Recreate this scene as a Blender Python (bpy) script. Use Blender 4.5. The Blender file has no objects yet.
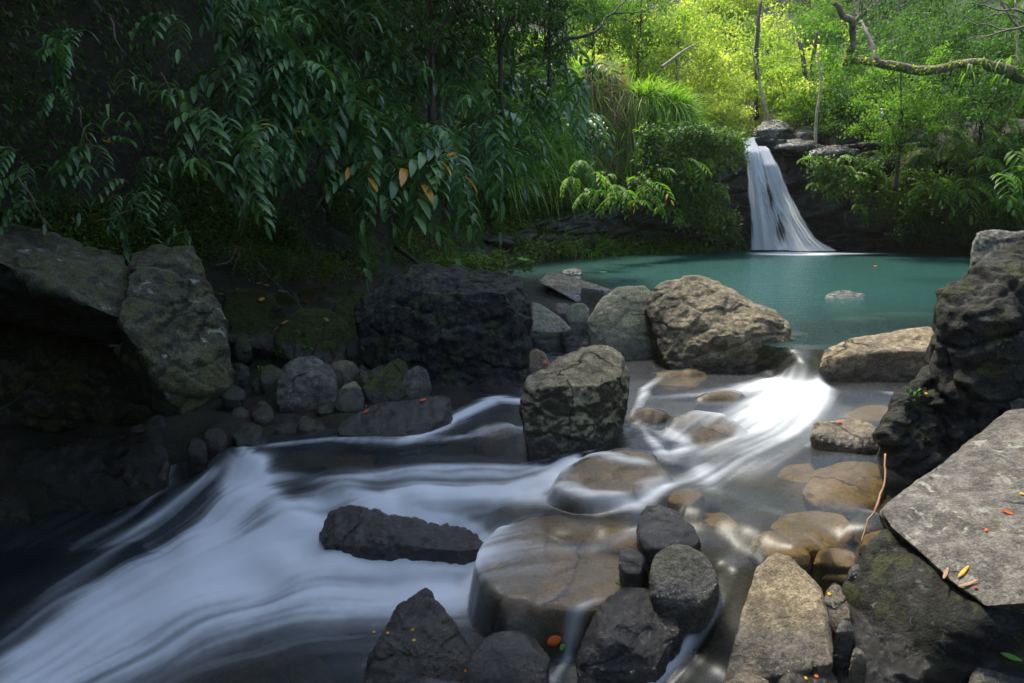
import bpy, bmesh, math, random
import numpy as np
from mathutils import Vector, Matrix

random.seed(7)
rng = np.random.default_rng(11)
scene = bpy.context.scene
COL = scene.collection
PI = math.pi

# ------------------------------------------------------------------ camera, sky, sun, exposure
CAM_Z = 1.6
PITCH = math.radians(12.57)
FPX = 683.0
cam_d = bpy.data.cameras.new('camera')
cam_d.lens = 24.0
cam_d.sensor_width = 36.0
cam_d.clip_start = 0.05
cam_d.clip_end = 600
cam = bpy.data.objects.new('camera', cam_d)
COL.objects.link(cam)
cam.location = (0, 0, CAM_Z)
cam.rotation_euler = (PI / 2 - PITCH, 0, 0)
scene.camera = cam

SUN_DIR = Vector((-0.27, 0.50, 1.20)).normalized()       # towards the sun: behind the gorge, a little left
SUN_EL = math.asin(SUN_DIR.z)
SUN_AZ = math.atan2(SUN_DIR.x, SUN_DIR.y)
world = bpy.data.worlds.new('World')
scene.world = world
world.use_nodes = True
wn = world.node_tree
bgn = wn.nodes['Background']
sky = wn.nodes.new('ShaderNodeTexSky')
sky.sky_type = 'NISHITA'
sky.sun_disc = False
sky.sun_elevation = SUN_EL
sky.sun_rotation = SUN_AZ
hs = wn.nodes.new('ShaderNodeHueSaturation'); hs.inputs['Saturation'].default_value = .85
wn.links.new(sky.outputs[0], hs.inputs['Color']); wn.links.new(hs.outputs[0], bgn.inputs[0])
bgn.inputs[1].default_value = 0.15
sun_d = bpy.data.lights.new('sun', 'SUN')
sun_d.energy = 2.1
sun_d.angle = math.radians(10)
sun_d.color = (1.0, 0.93, 0.78)
sun = bpy.data.objects.new('sun', sun_d)
COL.objects.link(sun)
sun.rotation_euler = SUN_DIR.to_track_quat('Z', 'Y').to_euler()
scene.view_settings.view_transform = 'Standard'
scene.view_settings.look = 'None'
scene.view_settings.exposure = 1.7
scene.view_settings.gamma = 1
scene.cycles.max_bounces = 8
scene.cycles.transparent_max_bounces = 16
scene.cycles.caustics_reflective = False
scene.cycles.caustics_refractive = False

# ------------------------------------------------------------------ pixel rays (photograph -> place)
CP, SP = math.cos(PITCH), math.sin(PITCH)
def ray(px, py):
    u = (px - 512) / FPX; v = (341.5 - py) / FPX
    return (u, CP + v * SP, -SP + v * CP)
def V(px, py, z=None, y=None):
    dx, dy, dz = ray(px, py)
    t = (z - CAM_Z) / dz if z is not None else y / dy
    return (dx * t, dy * t, CAM_Z + dz * t)

# ------------------------------------------------------------------ noise
def _h(ix, iy, iz, seed):
    n = (ix * 374761393 + iy * 668265263 + iz * 1440662683 + seed * 974634777) & 0xffffffff
    n = ((n ^ (n >> 13)) * 1274126177) & 0xffffffff
    n = ((n ^ (n >> 15)) * 2246822519) & 0xffffffff
    return ((n ^ (n >> 16)) & 0xffffff) / 16777215.0
def vnoise(p, seed=0):
    i = np.floor(p).astype(np.int64); f = p - i; f = f * f * f * (f * (f * 6 - 15) + 10)
    x, y, z = i[:, 0], i[:, 1], i[:, 2]
    def lx(yy, zz):
        a = _h(x, yy, zz, seed); b = _h(x + 1, yy, zz, seed)
        return a + (b - a) * f[:, 0]
    def ly(zz):
        a = lx(y, zz); b = lx(y + 1, zz)
        return a + (b - a) * f[:, 1]
    a = ly(z); b = ly(z + 1)
    return (a + (b - a) * f[:, 2]) * 2 - 1
def fbm(p, octs=4, seed=0, gain=0.5):
    s = 0; a = 1.0; q = np.array(p, dtype=float); tot = 0
    for k in range(octs):
        s = s + a * vnoise(q, seed + k * 17); tot += a; a *= gain; q = q * 2.03 + 7.3
    return s / tot
def ridged(p, octs=3, seed=0):
    s = 0; a = 1.0; q = np.array(p, dtype=float); tot = 0
    for k in range(octs):
        s = s + a * (1 - np.abs(vnoise(q, seed + k * 17)) * 2.2); tot += a; a *= .5; q = q * 2.1 + 3.1
    return s / tot
def cells(p, seed=0):
    i = np.floor(p).astype(np.int64); f1 = np.full(len(p), 9.0); f2 = np.full(len(p), 9.0); idv = np.zeros(len(p))
    for a in (-1, 0, 1):
        for b in (-1, 0, 1):
            for c in (-1, 0, 1):
                x, y, z = i[:, 0] + a, i[:, 1] + b, i[:, 2] + c
                d = np.sqrt((x + _h(x, y, z, seed) - p[:, 0]) ** 2 + (y + _h(x, y, z, seed + 5) - p[:, 1]) ** 2 + (z + _h(x, y, z, seed + 9) - p[:, 2]) ** 2)
                near = d < f1
                f2 = np.where(near, f1, np.minimum(f2, d)); idv = np.where(near, _h(x, y, z, seed + 13), idv); f1 = np.where(near, d, f1)
    return f1, f2, idv

# ------------------------------------------------------------------ object helpers
def tag(o, label=None, cat=None, group=None, kind=None):
    if label: o['label'] = label
    if cat: o['category'] = cat
    if group: o['group'] = group
    if kind: o['kind'] = kind
    return o
def empty(name, loc, label, cat, group=None):
    o = bpy.data.objects.new(name, None); COL.objects.link(o); o.location = loc
    o.empty_display_size = .1
    return tag(o, label, cat, group)
def mesh_np(name, verts, faces, mat=None, smooth=False, attrs=None, uv=None):
    """faces: (N,k) int array"""
    verts = np.asarray(verts, dtype=np.float32); faces = np.asarray(faces, dtype=np.int32)
    me = bpy.data.meshes.new(name)
    n, k = faces.shape
    me.vertices.add(len(verts)); me.vertices.foreach_set('co', verts.ravel())
    me.loops.add(n * k); me.loops.foreach_set('vertex_index', faces.ravel())
    me.polygons.add(n)
    me.polygons.foreach_set('loop_start', np.arange(0, n * k, k, dtype=np.int32))
    me.polygons.foreach_set('loop_total', np.full(n, k, dtype=np.int32))
    if smooth: me.polygons.foreach_set('use_smooth', np.ones(n, dtype=bool))
    me.update(calc_edges=True)
    if attrs:
        for an, av in attrs.items():
            a = me.attributes.new(an, 'FLOAT', 'POINT'); a.data.foreach_set('value', np.asarray(av, dtype=np.float32))
    if mat: me.materials.append(mat)
    return me
def link(name, me, parent=None, loc=None):
    o = bpy.data.objects.new(name, me); COL.objects.link(o)
    if parent: o.parent = parent
    if loc is not None: o.location = loc
    return o
class MB:
    def __init__(s): s.v = []; s.f = []; s.t = []; s.n = 0
    def add(s, v, f, tint=0.5):
        v = np.asarray(v, float); f = np.asarray(f, int)
        s.v.append(v); s.f.append(f + s.n); s.n += len(v)
        s.t.append(np.full(len(v), tint) if np.isscalar(tint) else tint)
    def tube(s, pts, rad, n=7, tint=.5):
        pts = np.asarray(pts, float); m = len(pts)
        tan = np.gradient(pts, axis=0); tan /= np.linalg.norm(tan, axis=1)[:, None] + 1e-9
        ref = np.array([.31, .22, .92]) if abs(tan[0][2]) < .8 else np.array([1., .1, 0])
        vs = []
        for i in range(m):
            a = np.cross(tan[i], ref); a /= np.linalg.norm(a) + 1e-9; b = np.cross(tan[i], a)
            r = rad[i] if hasattr(rad, '__len__') else rad
            th = np.arange(n) * 2 * PI / n
            vs.append(pts[i] + r * (np.cos(th)[:, None] * a + np.sin(th)[:, None] * b))
        vs = np.concatenate(vs); fs = []
        for i in range(m - 1):
            for j in range(n):
                fs.append((i * n + j, i * n + (j + 1) % n, (i + 1) * n + (j + 1) % n, (i + 1) * n + j))
        c0 = len(vs); vs = np.concatenate([vs, pts[:1], pts[-1:]])
        for j in range(n):
            fs.append((c0, (j + 1) % n, j, c0)); fs.append((c0 + 1, (m - 1) * n + j, (m - 1) * n + (j + 1) % n, c0 + 1))
        s.add(vs, np.array(fs), tint)
    def mesh(s, name, mat, smooth=True):
        v = np.concatenate(s.v); f = np.concatenate(s.f)
        me = bpy.data.meshes.new(name)
        faces = [tuple(dict.fromkeys(q)) for q in f.tolist()] if (f[:, 0] == f[:, -1]).any() else None
        if faces is None:
            return mesh_np(name, v, f, mat, smooth, {'tint': np.concatenate(s.t)})
        me.from_pydata(v.tolist(), [], faces)
        a = me.attributes.new('tint', 'FLOAT', 'POINT'); a.data.foreach_set('value', np.concatenate(s.t).astype(np.float32))
        me.materials.append(mat)
        if smooth: me.polygons.foreach_set('use_smooth', np.ones(len(me.polygons), dtype=bool))
        return me
def leaf_quads(pos, dirs, nors, length, width, bend=0.15):
    """rhombic leaves with a bent midrib: 6 verts, 4 tris packed as 2 kite quads each"""
    n = len(pos); d = dirs / (np.linalg.norm(dirs, axis=1)[:, None] + 1e-9)
    s = np.cross(d, nors); s /= (np.linalg.norm(s, axis=1)[:, None] + 1e-9); u = np.cross(s, d)
    L = length[:, None]; Wd = width[:, None]
    base = pos; mid = pos + d * L * .48; tip = pos + d * L - u * L * bend
    l = mid - s * Wd * .5 + u * Wd * .12; r = mid + s * Wd * .5 + u * Wd * .12; m = mid - u * Wd * .06
    v = np.stack([base, l, tip, r, m], 1).reshape(-1, 3)
    o = np.arange(n)[:, None] * 5
    f = np.concatenate([o + [[0, 4, 2, 1]], o + [[0, 3, 2, 4]]])
    return v, f
def rand_dirs(n, r=rng):
    v = r.normal(size=(n, 3)); return v / np.linalg.norm(v, axis=1)[:, None]
def copy_tree(o, parent=None):
    c = o.copy(); COL.objects.link(c)
    if parent: c.parent = parent
    for ch in list(o.children): copy_tree(ch, c)
    return c

# ------------------------------------------------------------------ node helpers
class NT:
    def __init__(s, name):
        s.m = bpy.data.materials.new(name); s.m.use_nodes = True; s.t = s.m.node_tree; s.t.nodes.clear()
        s.out = s.n('ShaderNodeOutputMaterial')
    def n(s, typ, **kw):
        nd = s.t.nodes.new(typ)
        for k, v in kw.items(): setattr(nd, k, v)
        return nd
    def set(s, sock, v):
        if isinstance(v, bpy.types.NodeSocket): s.t.links.new(v, sock)
        elif v is not None:
            if hasattr(sock.default_value, '__len__') and not hasattr(v, '__len__'): v = (v, v, v, 1)[:len(sock.default_value)]
            if hasattr(v, '__len__') and len(v) == 3 and len(sock.default_value) == 4: v = tuple(v) + (1,)
            sock.default_value = v
    def noise(s, vec, scale, detail=4, rough=.55, dist=0, out=0):
        nd = s.n('ShaderNodeTexNoise'); s.set(nd.inputs['Vector'], vec); nd.inputs['Scale'].default_value = scale
        nd.inputs['Detail'].default_value = detail; nd.inputs['Roughness'].default_value = rough; nd.inputs['Distortion'].default_value = dist
        return nd.outputs[out]
    def ramp(s, fac, a, b, lo=0., hi=1.):
        nd = s.n('ShaderNodeMapRange'); nd.interpolation_type = 'SMOOTHSTEP'
        s.set(nd.inputs[0], fac); nd.inputs[1].default_value = a; nd.inputs[2].default_value = b; nd.inputs[3].default_value = lo; nd.inputs[4].default_value = hi
        return nd.outputs[0]
    def mix(s, f, a, b, mode='MIX'):
        nd = s.n('ShaderNodeMix', data_type='RGBA', blend_type=mode)
        s.set(nd.inputs[0], f); s.set(nd.inputs[6], a); s.set(nd.inputs[7], b); return nd.outputs[2]
    def math(s, op, a, b=None, c=None, clamp=False):
        nd = s.n('ShaderNodeMath', operation=op, use_clamp=clamp); s.set(nd.inputs[0], a)
        if b is not None: s.set(nd.inputs[1], b)
        if c is not None: s.set(nd.inputs[2], c)
        return nd.outputs[0]
    def bump(s, h, strength, dist, normal=None):
        nd = s.n('ShaderNodeBump'); s.set(nd.inputs['Height'], h); nd.inputs['Strength'].default_value = strength; nd.inputs['Distance'].default_value = dist
        if normal is not None: s.set(nd.inputs['Normal'], normal)
        return nd.outputs[0]
    def mapv(s, vec, scale=(1, 1, 1), rot=(0, 0, 0)):
        nd = s.n('ShaderNodeMapping'); s.set(nd.inputs[0], vec); nd.inputs['Scale'].default_value = scale; nd.inputs['Rotation'].default_value = rot
        return nd.outputs[0]
    def mixsh(s, f, a, b):
        nd = s.n('ShaderNodeMixShader'); s.set(nd.inputs[0], f); s.t.links.new(a, nd.inputs[1]); s.t.links.new(b, nd.inputs[2]); return nd.outputs[0]
    def done(s, sh): s.t.links.new(sh, s.out.inputs[0]); return s.m

def rock_mat(name, ca, cb, moss=0., lichen=0., wet=0., mosscol=(.045, .05, .012), rust=0., dark=.35, bump=1., side_shade=0.):
    k = NT(name)
    tc = k.n('ShaderNodeTexCoord'); oi = k.n('ShaderNodeObjectInfo')
    add = k.n('ShaderNodeVectorMath', operation='MULTIPLY_ADD'); k.set(add.inputs[0], oi.outputs['Random']); add.inputs[1].default_value = (37, 11, 23); k.set(add.inputs[2], tc.outputs['Object'])
    p = add.outputs[0]
    n1 = k.noise(p, 2.6, 5, .6, .4); n2 = k.noise(p, 13, 8, .68); n3 = k.noise(p, 75, 5, .7); n4 = k.noise(p, 5.5, 7, .62, .8)
    col = k.mix(k.ramp(n1, .36, .64), ca, cb)
    col = k.mix(k.ramp(n2, .40, .62), k.mix(.999, col, (dark, dark, dark), 'MULTIPLY'), col)
    col = k.mix(1, col, k.mix(k.ramp(n3, .3, .7), (.55, .55, .55), (1.35, 1.33, 1.28)), 'MULTIPLY')
    if rust: col = k.mix(k.ramp(k.noise(p, 4, 5, .6), .52, .70, 0, rust), col, (.13, .065, .022))
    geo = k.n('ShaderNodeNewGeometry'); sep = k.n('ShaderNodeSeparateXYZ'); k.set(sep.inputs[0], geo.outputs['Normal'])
    if lichen:
        vo = k.n('ShaderNodeTexVoronoi'); k.set(vo.inputs['Vector'], k.mix(.09, p, k.noise(p, 9, 3, .6, 0, 1))); vo.inputs['Scale'].default_value = 22
        sp = k.math('MULTIPLY', k.ramp(vo.outputs['Distance'], .42, .2), k.ramp(k.noise(p, 4, 4, .6), .58, .68))
        big = k.ramp(k.noise(p, 11, 9, .72, .6), .60 - lichen * .06, .66 - lichen * .04)
        big = k.math('MULTIPLY', big, k.ramp(k.noise(p, 1.7, 4, .6, .5), .44, .6))
        fin = k.math('MULTIPLY', k.ramp(k.noise(p, 60, 5, .8), .58, .66), k.ramp(n4, .45, .6, 0, .7))
        sp = k.math('MAXIMUM', k.math('MULTIPLY', sp, .8), k.math('MAXIMUM', big, fin))
        col = k.mix(k.math('MULTIPLY', sp, min(1, lichen * 1.1)), col, k.mix(n3, (.30, .31, .25), (.50, .50, .44)))
    if side_shade:  # shade painted into the colour of side and underside faces
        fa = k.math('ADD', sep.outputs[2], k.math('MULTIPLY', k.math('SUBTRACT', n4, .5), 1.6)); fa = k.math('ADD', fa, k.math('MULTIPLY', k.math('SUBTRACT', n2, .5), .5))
        col = k.mix(k.ramp(fa, .5, .0, 0, side_shade), col, k.mix(k.ramp(n3, .4, .7), (.03, .028, .022), (.06, .06, .03)))
    if moss:
        f = k.math('ADD', k.ramp(n4, .62 - moss * .3, .74 - moss * .3), k.math('MULTIPLY', sep.outputs[2], .25))
        f = k.math('MULTIPLY', f, k.ramp(n2, .35, .5), None, True)
        col = k.mix(k.math('MULTIPLY', f, min(1, moss + .25), None, True), col, k.mix(k.ramp(n3, .35, .65), mosscol, tuple(c * 2.4 for c in mosscol)))
    ve = k.n('ShaderNodeTexVoronoi', feature='DISTANCE_TO_EDGE'); k.set(ve.inputs['Vector'], k.mix(.26, p, k.noise(p, 2.2, 7, .65, 0, 1))); ve.inputs['Scale'].default_value = 2.3
    ck = k.math('MULTIPLY', k.ramp(ve.outputs['Distance'], .022, .0), k.ramp(k.noise(p, 2.3, 3, .5), .53, .62))
    col = k.mix(k.math('MULTIPLY', ck, .75), col, (.02, .018, .015))
    # damp band above the waterline of this rock
    at = k.n('ShaderNodeAttribute', attribute_type='OBJECT', attribute_name='waterline')
    sp_ = k.n('ShaderNodeSeparateXYZ'); k.set(sp_.inputs[0], geo.outputs['Position'])
    dz = k.math('SUBTRACT', sp_.outputs[2], at.outputs['Fac'])
    dz = k.math('ADD', dz, k.math('MULTIPLY', k.math('SUBTRACT', n4, .5), .22))
    band = k.ramp(dz, .17, .06)
    wetf = k.math('MAXIMUM', band, wet) if wet else band
    col = k.mix(wetf, col, k.mix(1, col, (.42, .40, .38), 'MULTIPLY'))
    rgh = k.mix(wetf, (.82, .82, .82), k.mix(k.ramp(n2, .35, .65), (.07, .07, .07), (.30, .30, .30)))
    b = k.bump(k.noise(p, 9, 9, .7), .9 * bump, .05); b = k.bump(k.math('SUBTRACT', 1., ck), 1., .04, b)
    b = k.bump(k.noise(p, 55, 5, .75), .75 * bump, .014, b)
    pr = k.n('ShaderNodeBsdfPrincipled'); k.set(pr.inputs['Base Color'], col); k.set(pr.inputs['Roughness'], rgh); k.set(pr.inputs['Normal'], b)
    k.set(pr.inputs['Specular IOR Level'], k.ramp(wetf, 0, 1, .3, 1.))
    return k.done(pr.outputs[0])

def leaf_mat(name, ca, cb, cc=None, rough=.4, trans=.35, tcol=None):
    k = NT(name)
    at = k.n('ShaderNodeAttribute', attribute_name='tint'); oi = k.n('ShaderNodeObjectInfo')
    f = k.math('ADD', at.outputs['Fac'], k.math('MULTIPLY', k.math('SUBTRACT', oi.outputs['Random'], .5), .45), None, True)
    col = k.mix(k.ramp(f, 0, .85), ca, cb)
    if cc: col = k.mix(k.ramp(at.outputs['Fac'], .93, .96), col, cc)
    pr = k.n('ShaderNodeBsdfPrincipled'); k.set(pr.inputs['Base Color'], col); k.set(pr.inputs['Roughness'], rough); k.set(pr.inputs['Specular IOR Level'], .4)
    tr = k.n('ShaderNodeBsdfTranslucent'); k.set(tr.inputs[0], k.mix(1, col, tcol or (1.7, 2.0, .7), 'MULTIPLY'))
    return k.done(k.mixsh(trans, pr.outputs[0], tr.outputs[0]))
def plain_mat(name, c, rough=.7, var=.35, trans=0, scale=20):
    k = NT(name); tc = k.n('ShaderNodeTexCoord')
    n = k.noise(tc.outputs['Object'], scale, 5, .65)
    col = k.mix(k.ramp(n, .3, .7), tuple(x * (1 - var) for x in c), tuple(min(1, x * (1 + var)) for x in c))
    pr = k.n('ShaderNodeBsdfPrincipled'); k.set(pr.inputs['Base Color'], col); k.set(pr.inputs['Roughness'], rough); k.set(pr.inputs['Normal'], k.bump(n, .5, .02))
    if trans:
        tr = k.n('ShaderNodeBsdfTranslucent'); k.set(tr.inputs[0], col)
        return k.done(k.mixsh(trans, pr.outputs[0], tr.outputs[0]))
    return k.done(pr.outputs[0])

M = {}
M['tan'] = rock_mat('tan_rock', (.46, .37, .24), (.31, .26, .18), lichen=.25, dark=.5, rust=.25)
M['crag'] = rock_mat('craggy_rock', (.50, .42, .29), (.32, .28, .20), lichen=.35, moss=.15, dark=.5, rust=.2, side_shade=.3, bump=1.3)
M['grey'] = rock_mat('grey_rock', (.25, .245, .22), (.16, .155, .135), lichen=.5, moss=.12, dark=.42)
M['pale'] = rock_mat('pale_rock', (.44, .42, .32), (.30, .31, .21), lichen=.5, moss=.2, dark=.62, mosscol=(.08, .10, .035), rust=.3)
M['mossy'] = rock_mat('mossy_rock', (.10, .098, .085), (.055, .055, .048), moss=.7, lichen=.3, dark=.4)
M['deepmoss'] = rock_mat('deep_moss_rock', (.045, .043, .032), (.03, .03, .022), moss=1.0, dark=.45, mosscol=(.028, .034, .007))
M['block'] = rock_mat('mossy_shade_sided_rock', (.46, .40, .27), (.3, .27, .18), moss=.2, lichen=.35, dark=.45, side_shade=.92, bump=1.2)
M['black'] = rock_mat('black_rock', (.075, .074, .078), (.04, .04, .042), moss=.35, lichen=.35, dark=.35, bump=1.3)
M['lichen'] = rock_mat('lichen_rock', (.30, .275, .25), (.20, .185, .175), lichen=.95, moss=.1, dark=.5, rust=.2)
M['leftrock'] = rock_mat('left_boulder_rock', (.15, .135, .10), (.08, .072, .055), lichen=.8, moss=.5, side_shade=.95, dark=.38, mosscol=(.05, .05, .015))
M['wet'] = rock_mat('wet_rock', (.12, .09, .06), (.06, .05, .04), moss=.3, wet=1., dark=.5, mosscol=(.05, .045, .01), bump=1.1)
M['wetblack'] = rock_mat('wet_black_rock', (.075, .065, .062), (.045, .042, .042), moss=.08, wet=1., dark=.6, bump=1.25)
M['brown'] = rock_mat('brown_stream_rock', (.20, .118, .036), (.125, .085, .028), wet=.3, moss=.25, dark=.6, mosscol=(.10, .075, .015), bump=.6)
M['cliff'] = rock_mat('cliff_rock', (.055, .048, .042), (.03, .027, .026), moss=.3, wet=.6, dark=.4, bump=1.2)
M['bark'] = rock_mat('mossy_bark', (.42, .34, .24), (.30, .23, .15), moss=.28, dark=.5, mosscol=(.08, .09, .012))
M['twig'] = plain_mat('dark_twig', (.05, .035, .025))
M['palebark'] = plain_mat('pale_bark', (.30, .24, .17), var=.4, scale=9)
M['dryb'] = plain_mat('dry_branch', (.27, .23, .19))
M['browntwig'] = plain_mat('brown_twig', (.12, .075, .05))
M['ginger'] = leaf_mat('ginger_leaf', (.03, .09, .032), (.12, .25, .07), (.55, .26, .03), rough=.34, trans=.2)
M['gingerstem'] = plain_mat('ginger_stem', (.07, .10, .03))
M['gingerlit'] = leaf_mat('lit_ginger_leaf', (.05, .15, .03), (.17, .27, .03), (.6, .34, .03), rough=.55, trans=.42)  # brighter copy of the ginger leaf, sunlight put into the colour
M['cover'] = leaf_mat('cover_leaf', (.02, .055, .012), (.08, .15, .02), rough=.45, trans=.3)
M['coverlit'] = leaf_mat('lit_cover_leaf', (.035, .09, .015), (.15, .22, .025), rough=.5, trans=.4)  # brighter copy of the cover leaf, light put into the colour
M['grass'] = leaf_mat('tall_grass_blade', (.08, .20, .025), (.24, .36, .05), rough=.5, trans=.45)
M['drygrass'] = leaf_mat('dry_grass_blade', (.20, .13, .07), (.36, .26, .14), rough=.6, trans=.4, tcol=(1.4, 1.2, .9))
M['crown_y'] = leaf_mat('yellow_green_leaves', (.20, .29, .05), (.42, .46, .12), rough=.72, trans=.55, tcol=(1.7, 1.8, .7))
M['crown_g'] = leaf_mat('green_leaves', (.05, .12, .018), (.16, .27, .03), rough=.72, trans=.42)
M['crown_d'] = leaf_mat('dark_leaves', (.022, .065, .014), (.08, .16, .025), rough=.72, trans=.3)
M['orange'] = plain_mat('orange_leaf', (.70, .14, .012), .5, .3, .3)
M['yellow'] = plain_mat('yellow_leaf', (.85, .50, .02), .5, .15, .3)
M['redleaf'] = plain_mat('red_leaf', (.55, .05, .02), .5, .2, .3)
M['dryleaf'] = plain_mat('dry_leaf', (.42, .24, .13), .6, .2, .2)
M['greenleaf'] = plain_mat('green_leaf', (.12, .35, .04), .4, .2, .3)

# ground
k = NT('forest_ground'); geo = k.n('ShaderNodeNewGeometry'); P_ = geo.outputs['Position']
a = k.noise(P_, .9, 6, .6); b = k.noise(P_, 7, 8, .7); c = k.noise(P_, 45, 4, .7)
col = k.mix(k.ramp(a, .4, .6), (.03, .024, .016), (.028, .034, .010)); col = k.mix(k.ramp(b, .45, .6), col, (.05, .038, .022)); col = k.mix(1, col, k.mix(c, (.5, .5, .5), (1.4, 1.4, 1.4)), 'MULTIPLY')
pr = k.n('ShaderNodeBsdfPrincipled'); k.set(pr.inputs['Base Color'], col); pr.inputs['Roughness'].default_value = .8
k.set(pr.inputs['Normal'], k.bump(c, .8, .02, k.bump(b, 1., .12)))
M['ground'] = k.done(pr.outputs[0])

# ------------------------------------------------------------------ levels of the stream (px, py, z)
LV = [(804, 351, 0), (808, 358, -.05), (770, 380, -.3), (740, 374, -.3), (846, 389, -.3), (770, 400, -.3), (790, 388, -.30), (830, 386, -.30), (700, 395, -.30), (880, 400, -.30), (640, 400, -.31), (850, 470, -.33), (760, 450, -.33), (700, 500, -.35), (800, 540, -.36),
      (880, 520, -.36), (760, 520, -.36), (640, 440, -.34), (660, 375, -.30), (740, 385, -.30), (930, 400, -.30),
      (600, 470, -.34), (580, 455, -.36), (500, 400, -.40), (450, 420, -.42), (500, 440, -.42), (380, 432, -.45), (300, 445, -.47), (262, 455, -.48),
      (545, 478, -.44), (520, 492, -.50), (470, 494, -.52), (420, 492, -.50), (380, 498, -.53), (340, 480, -.48), (300, 500, -.55), (420, 465, -.46), (480, 465, -.45),
      (236, 455, -.52), (240, 490, -.62), (200, 535, -.76), (150, 560, -.84), (100, 600, -.93), (20, 660, -1.0), (180, 480, -.70), (300, 560, -.80), (380, 560, -.80), (440, 562, -.78), (450, 600, -.88), (380, 610, -.90),
      (250, 600, -.90), (250, 670, -.96), (100, 520, -.84), (60, 520, -.86), (0, 540, -.90), (-100, 600, -1.0), (120, 680, -1.0), (460, 640, -.9), (320, 530, -.7), (400, 530, -.66),
      (570, 520, -.50), (640, 520, -.45), (560, 645, -.92), (640, 640, -.9),
      (650, 600, -.72), (700, 590, -.62), (735, 560, -.42), (720, 620, -.66), (690, 650, -.85), (660, 690, -.92), (770, 640, -.68), (850, 600, -.56), (830, 660, -.74), (900, 620, -.78), (930, 660, -.88), (870, 640, -.76), (950, 600, -.85), (1020, 680, -.95), (880, 690, -.86), (780, 680, -.70), (735, 600, -.60), (800, 620, -.66), (520, 660, -.93), (540, 680, -.95), (600, 660, -.93), (600, 700, -.97), (560, 690, -.95), (660, 650, -.9), (700, 665, -.88), (730, 690, -.86), (420, 640, -.93), (380, 660, -.95), (350, 640, -.93), (480, 690, -.97), (680, 620, -.76), (700, 540, -.40)]
LVW = np.array([V(a, b, z=c) for a, b, c in LV])
def level(x, y):
    x = np.asarray(x, float); y = np.asarray(y, float)
    num = np.zeros(x.shape); den = np.zeros(x.shape)
    for wx, wy, wz in LVW:
        w = 1 / ((x - wx) ** 2 + (y - wy) ** 2 + .012) ** 2.0
        num += w * wz; den += w
    return num / den
def onwater(px, py):
    z = -.5
    for _ in range(8):
        q = V(px, py, z=z); z = .5 * z + .5 * float(level(q[0], q[1]))
    return V(px, py, z=z)

# shore line of the lip between pool and stream (x, y)
LIP = np.array([(-3.0, 12), (-1.0, 11.6), (.2, 11.2), (1.0, 11.0), (1.45, 10.7), (1.75, 8.8), (2.05, 7.6), (2.75, 6.95), (3.0, 6.82), (3.3, 6.8), (4.2, 6.9), (7, 7.2)])
def lip_y(x): return np.interp(x, LIP[:, 0], LIP[:, 1])

# ------------------------------------------------------------------ terrain
FOOT = np.array([(-12, -8), (-8, -1), (-6.2, 2), (-5.3, 4.5), (-4.6, 7), (-2.9, 10), (-1.2, 12.8), (.2, 15.0), (2.6, 17.4), (5.0, 18.4), (6.2, 19.2), (8.6, 19.2), (9.6, 18.6), (11.0, 17.6), (13.5, 16.0), (15, 12), (12, 8), (7.2, 6.2), (5.2, 4.6), (4.6, 2), (6, -1), (9, -8)], float)
def poly_dist(x, y, L):
    best = np.full(x.shape, 1e9); arc = np.zeros(x.shape); acc = 0
    for i in range(len(L) - 1):
        a, b = L[i], L[i + 1]; d = b - a; ln = np.hypot(*d)
        t = np.clip(((x - a[0]) * d[0] + (y - a[1]) * d[1]) / ln ** 2, 0, 1)
        dist = np.hypot(x - a[0] - t * d[0], y - a[1] - t * d[1]); m = dist < best
        best = np.where(m, dist, best); arc = np.where(m, acc + t * ln, arc); acc += ln
    return best, arc
def inside_poly(x, y, L):
    r = np.zeros(x.shape, bool)
    n = len(L)
    for i in range(n):
        a, b = L[i], L[(i + 1) % n]
        c = ((a[1] > y) != (b[1] > y)) & (x < (b[0] - a[0]) * (y - a[1]) / (b[1] - a[1] + 1e-12) + a[0])
        r ^= c
    return r
ARC = np.concatenate([[0], np.cumsum(np.hypot(*np.diff(FOOT, axis=0).T))])
#            height of the steep part of each stretch, and how steep, per foot vertex
HTOP = np.array([10, 10, 10, 10, 10, 9.5, 8.6, 5.4, 4.5, 3.3, 2.6, 2.6, 2.7, 2.8, 3.2, 4, 3, 2., 1.2, 1.2, 1.5, 2], float)
STEEP = np.array([3, 3, 3, 3.2, 3.5, 3.5, 3.5, 3.5, 3.0, 5, 8, 8, 5, 3, 3, 1.5, 1, 1, .8, .8, .8, .8], float)
APRON = np.array([.6, .6, .6, .8, 1.1, 1.3, 1.3, 1.1, .7, .2, .1, .1, .2, .3, .4, 1, 1, 1, 1, 1, 1, 1], float)
def profile(d, arc):
    ht = np.interp(arc, ARC, HTOP); st = np.interp(arc, ARC, STEEP); ap = np.interp(arc, ARC, APRON)
    h = np.minimum(d, ap) * .6 + np.clip((d - ap) * st, 0, None)
    top = np.minimum(h, ht)
    over = np.clip(d - ap - (ht - ap * .6) / st, 0, None)
    return top + over * .12
GC = [(300, 385, -.35), (250, 300, .05), (400, 300, .0), (330, 330, -.12), (450, 385, -.3), (350, 410, -.38), (230, 420, -.4), (280, 420, -.45), (100, 420, -.3), (0, 430, -.3), (40, 470, -.6), (480, 300, -.05), (520, 290, -.05), (-200, 420, -.4), (180, 420, -.45), (420, 400, -.36)]
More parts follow.
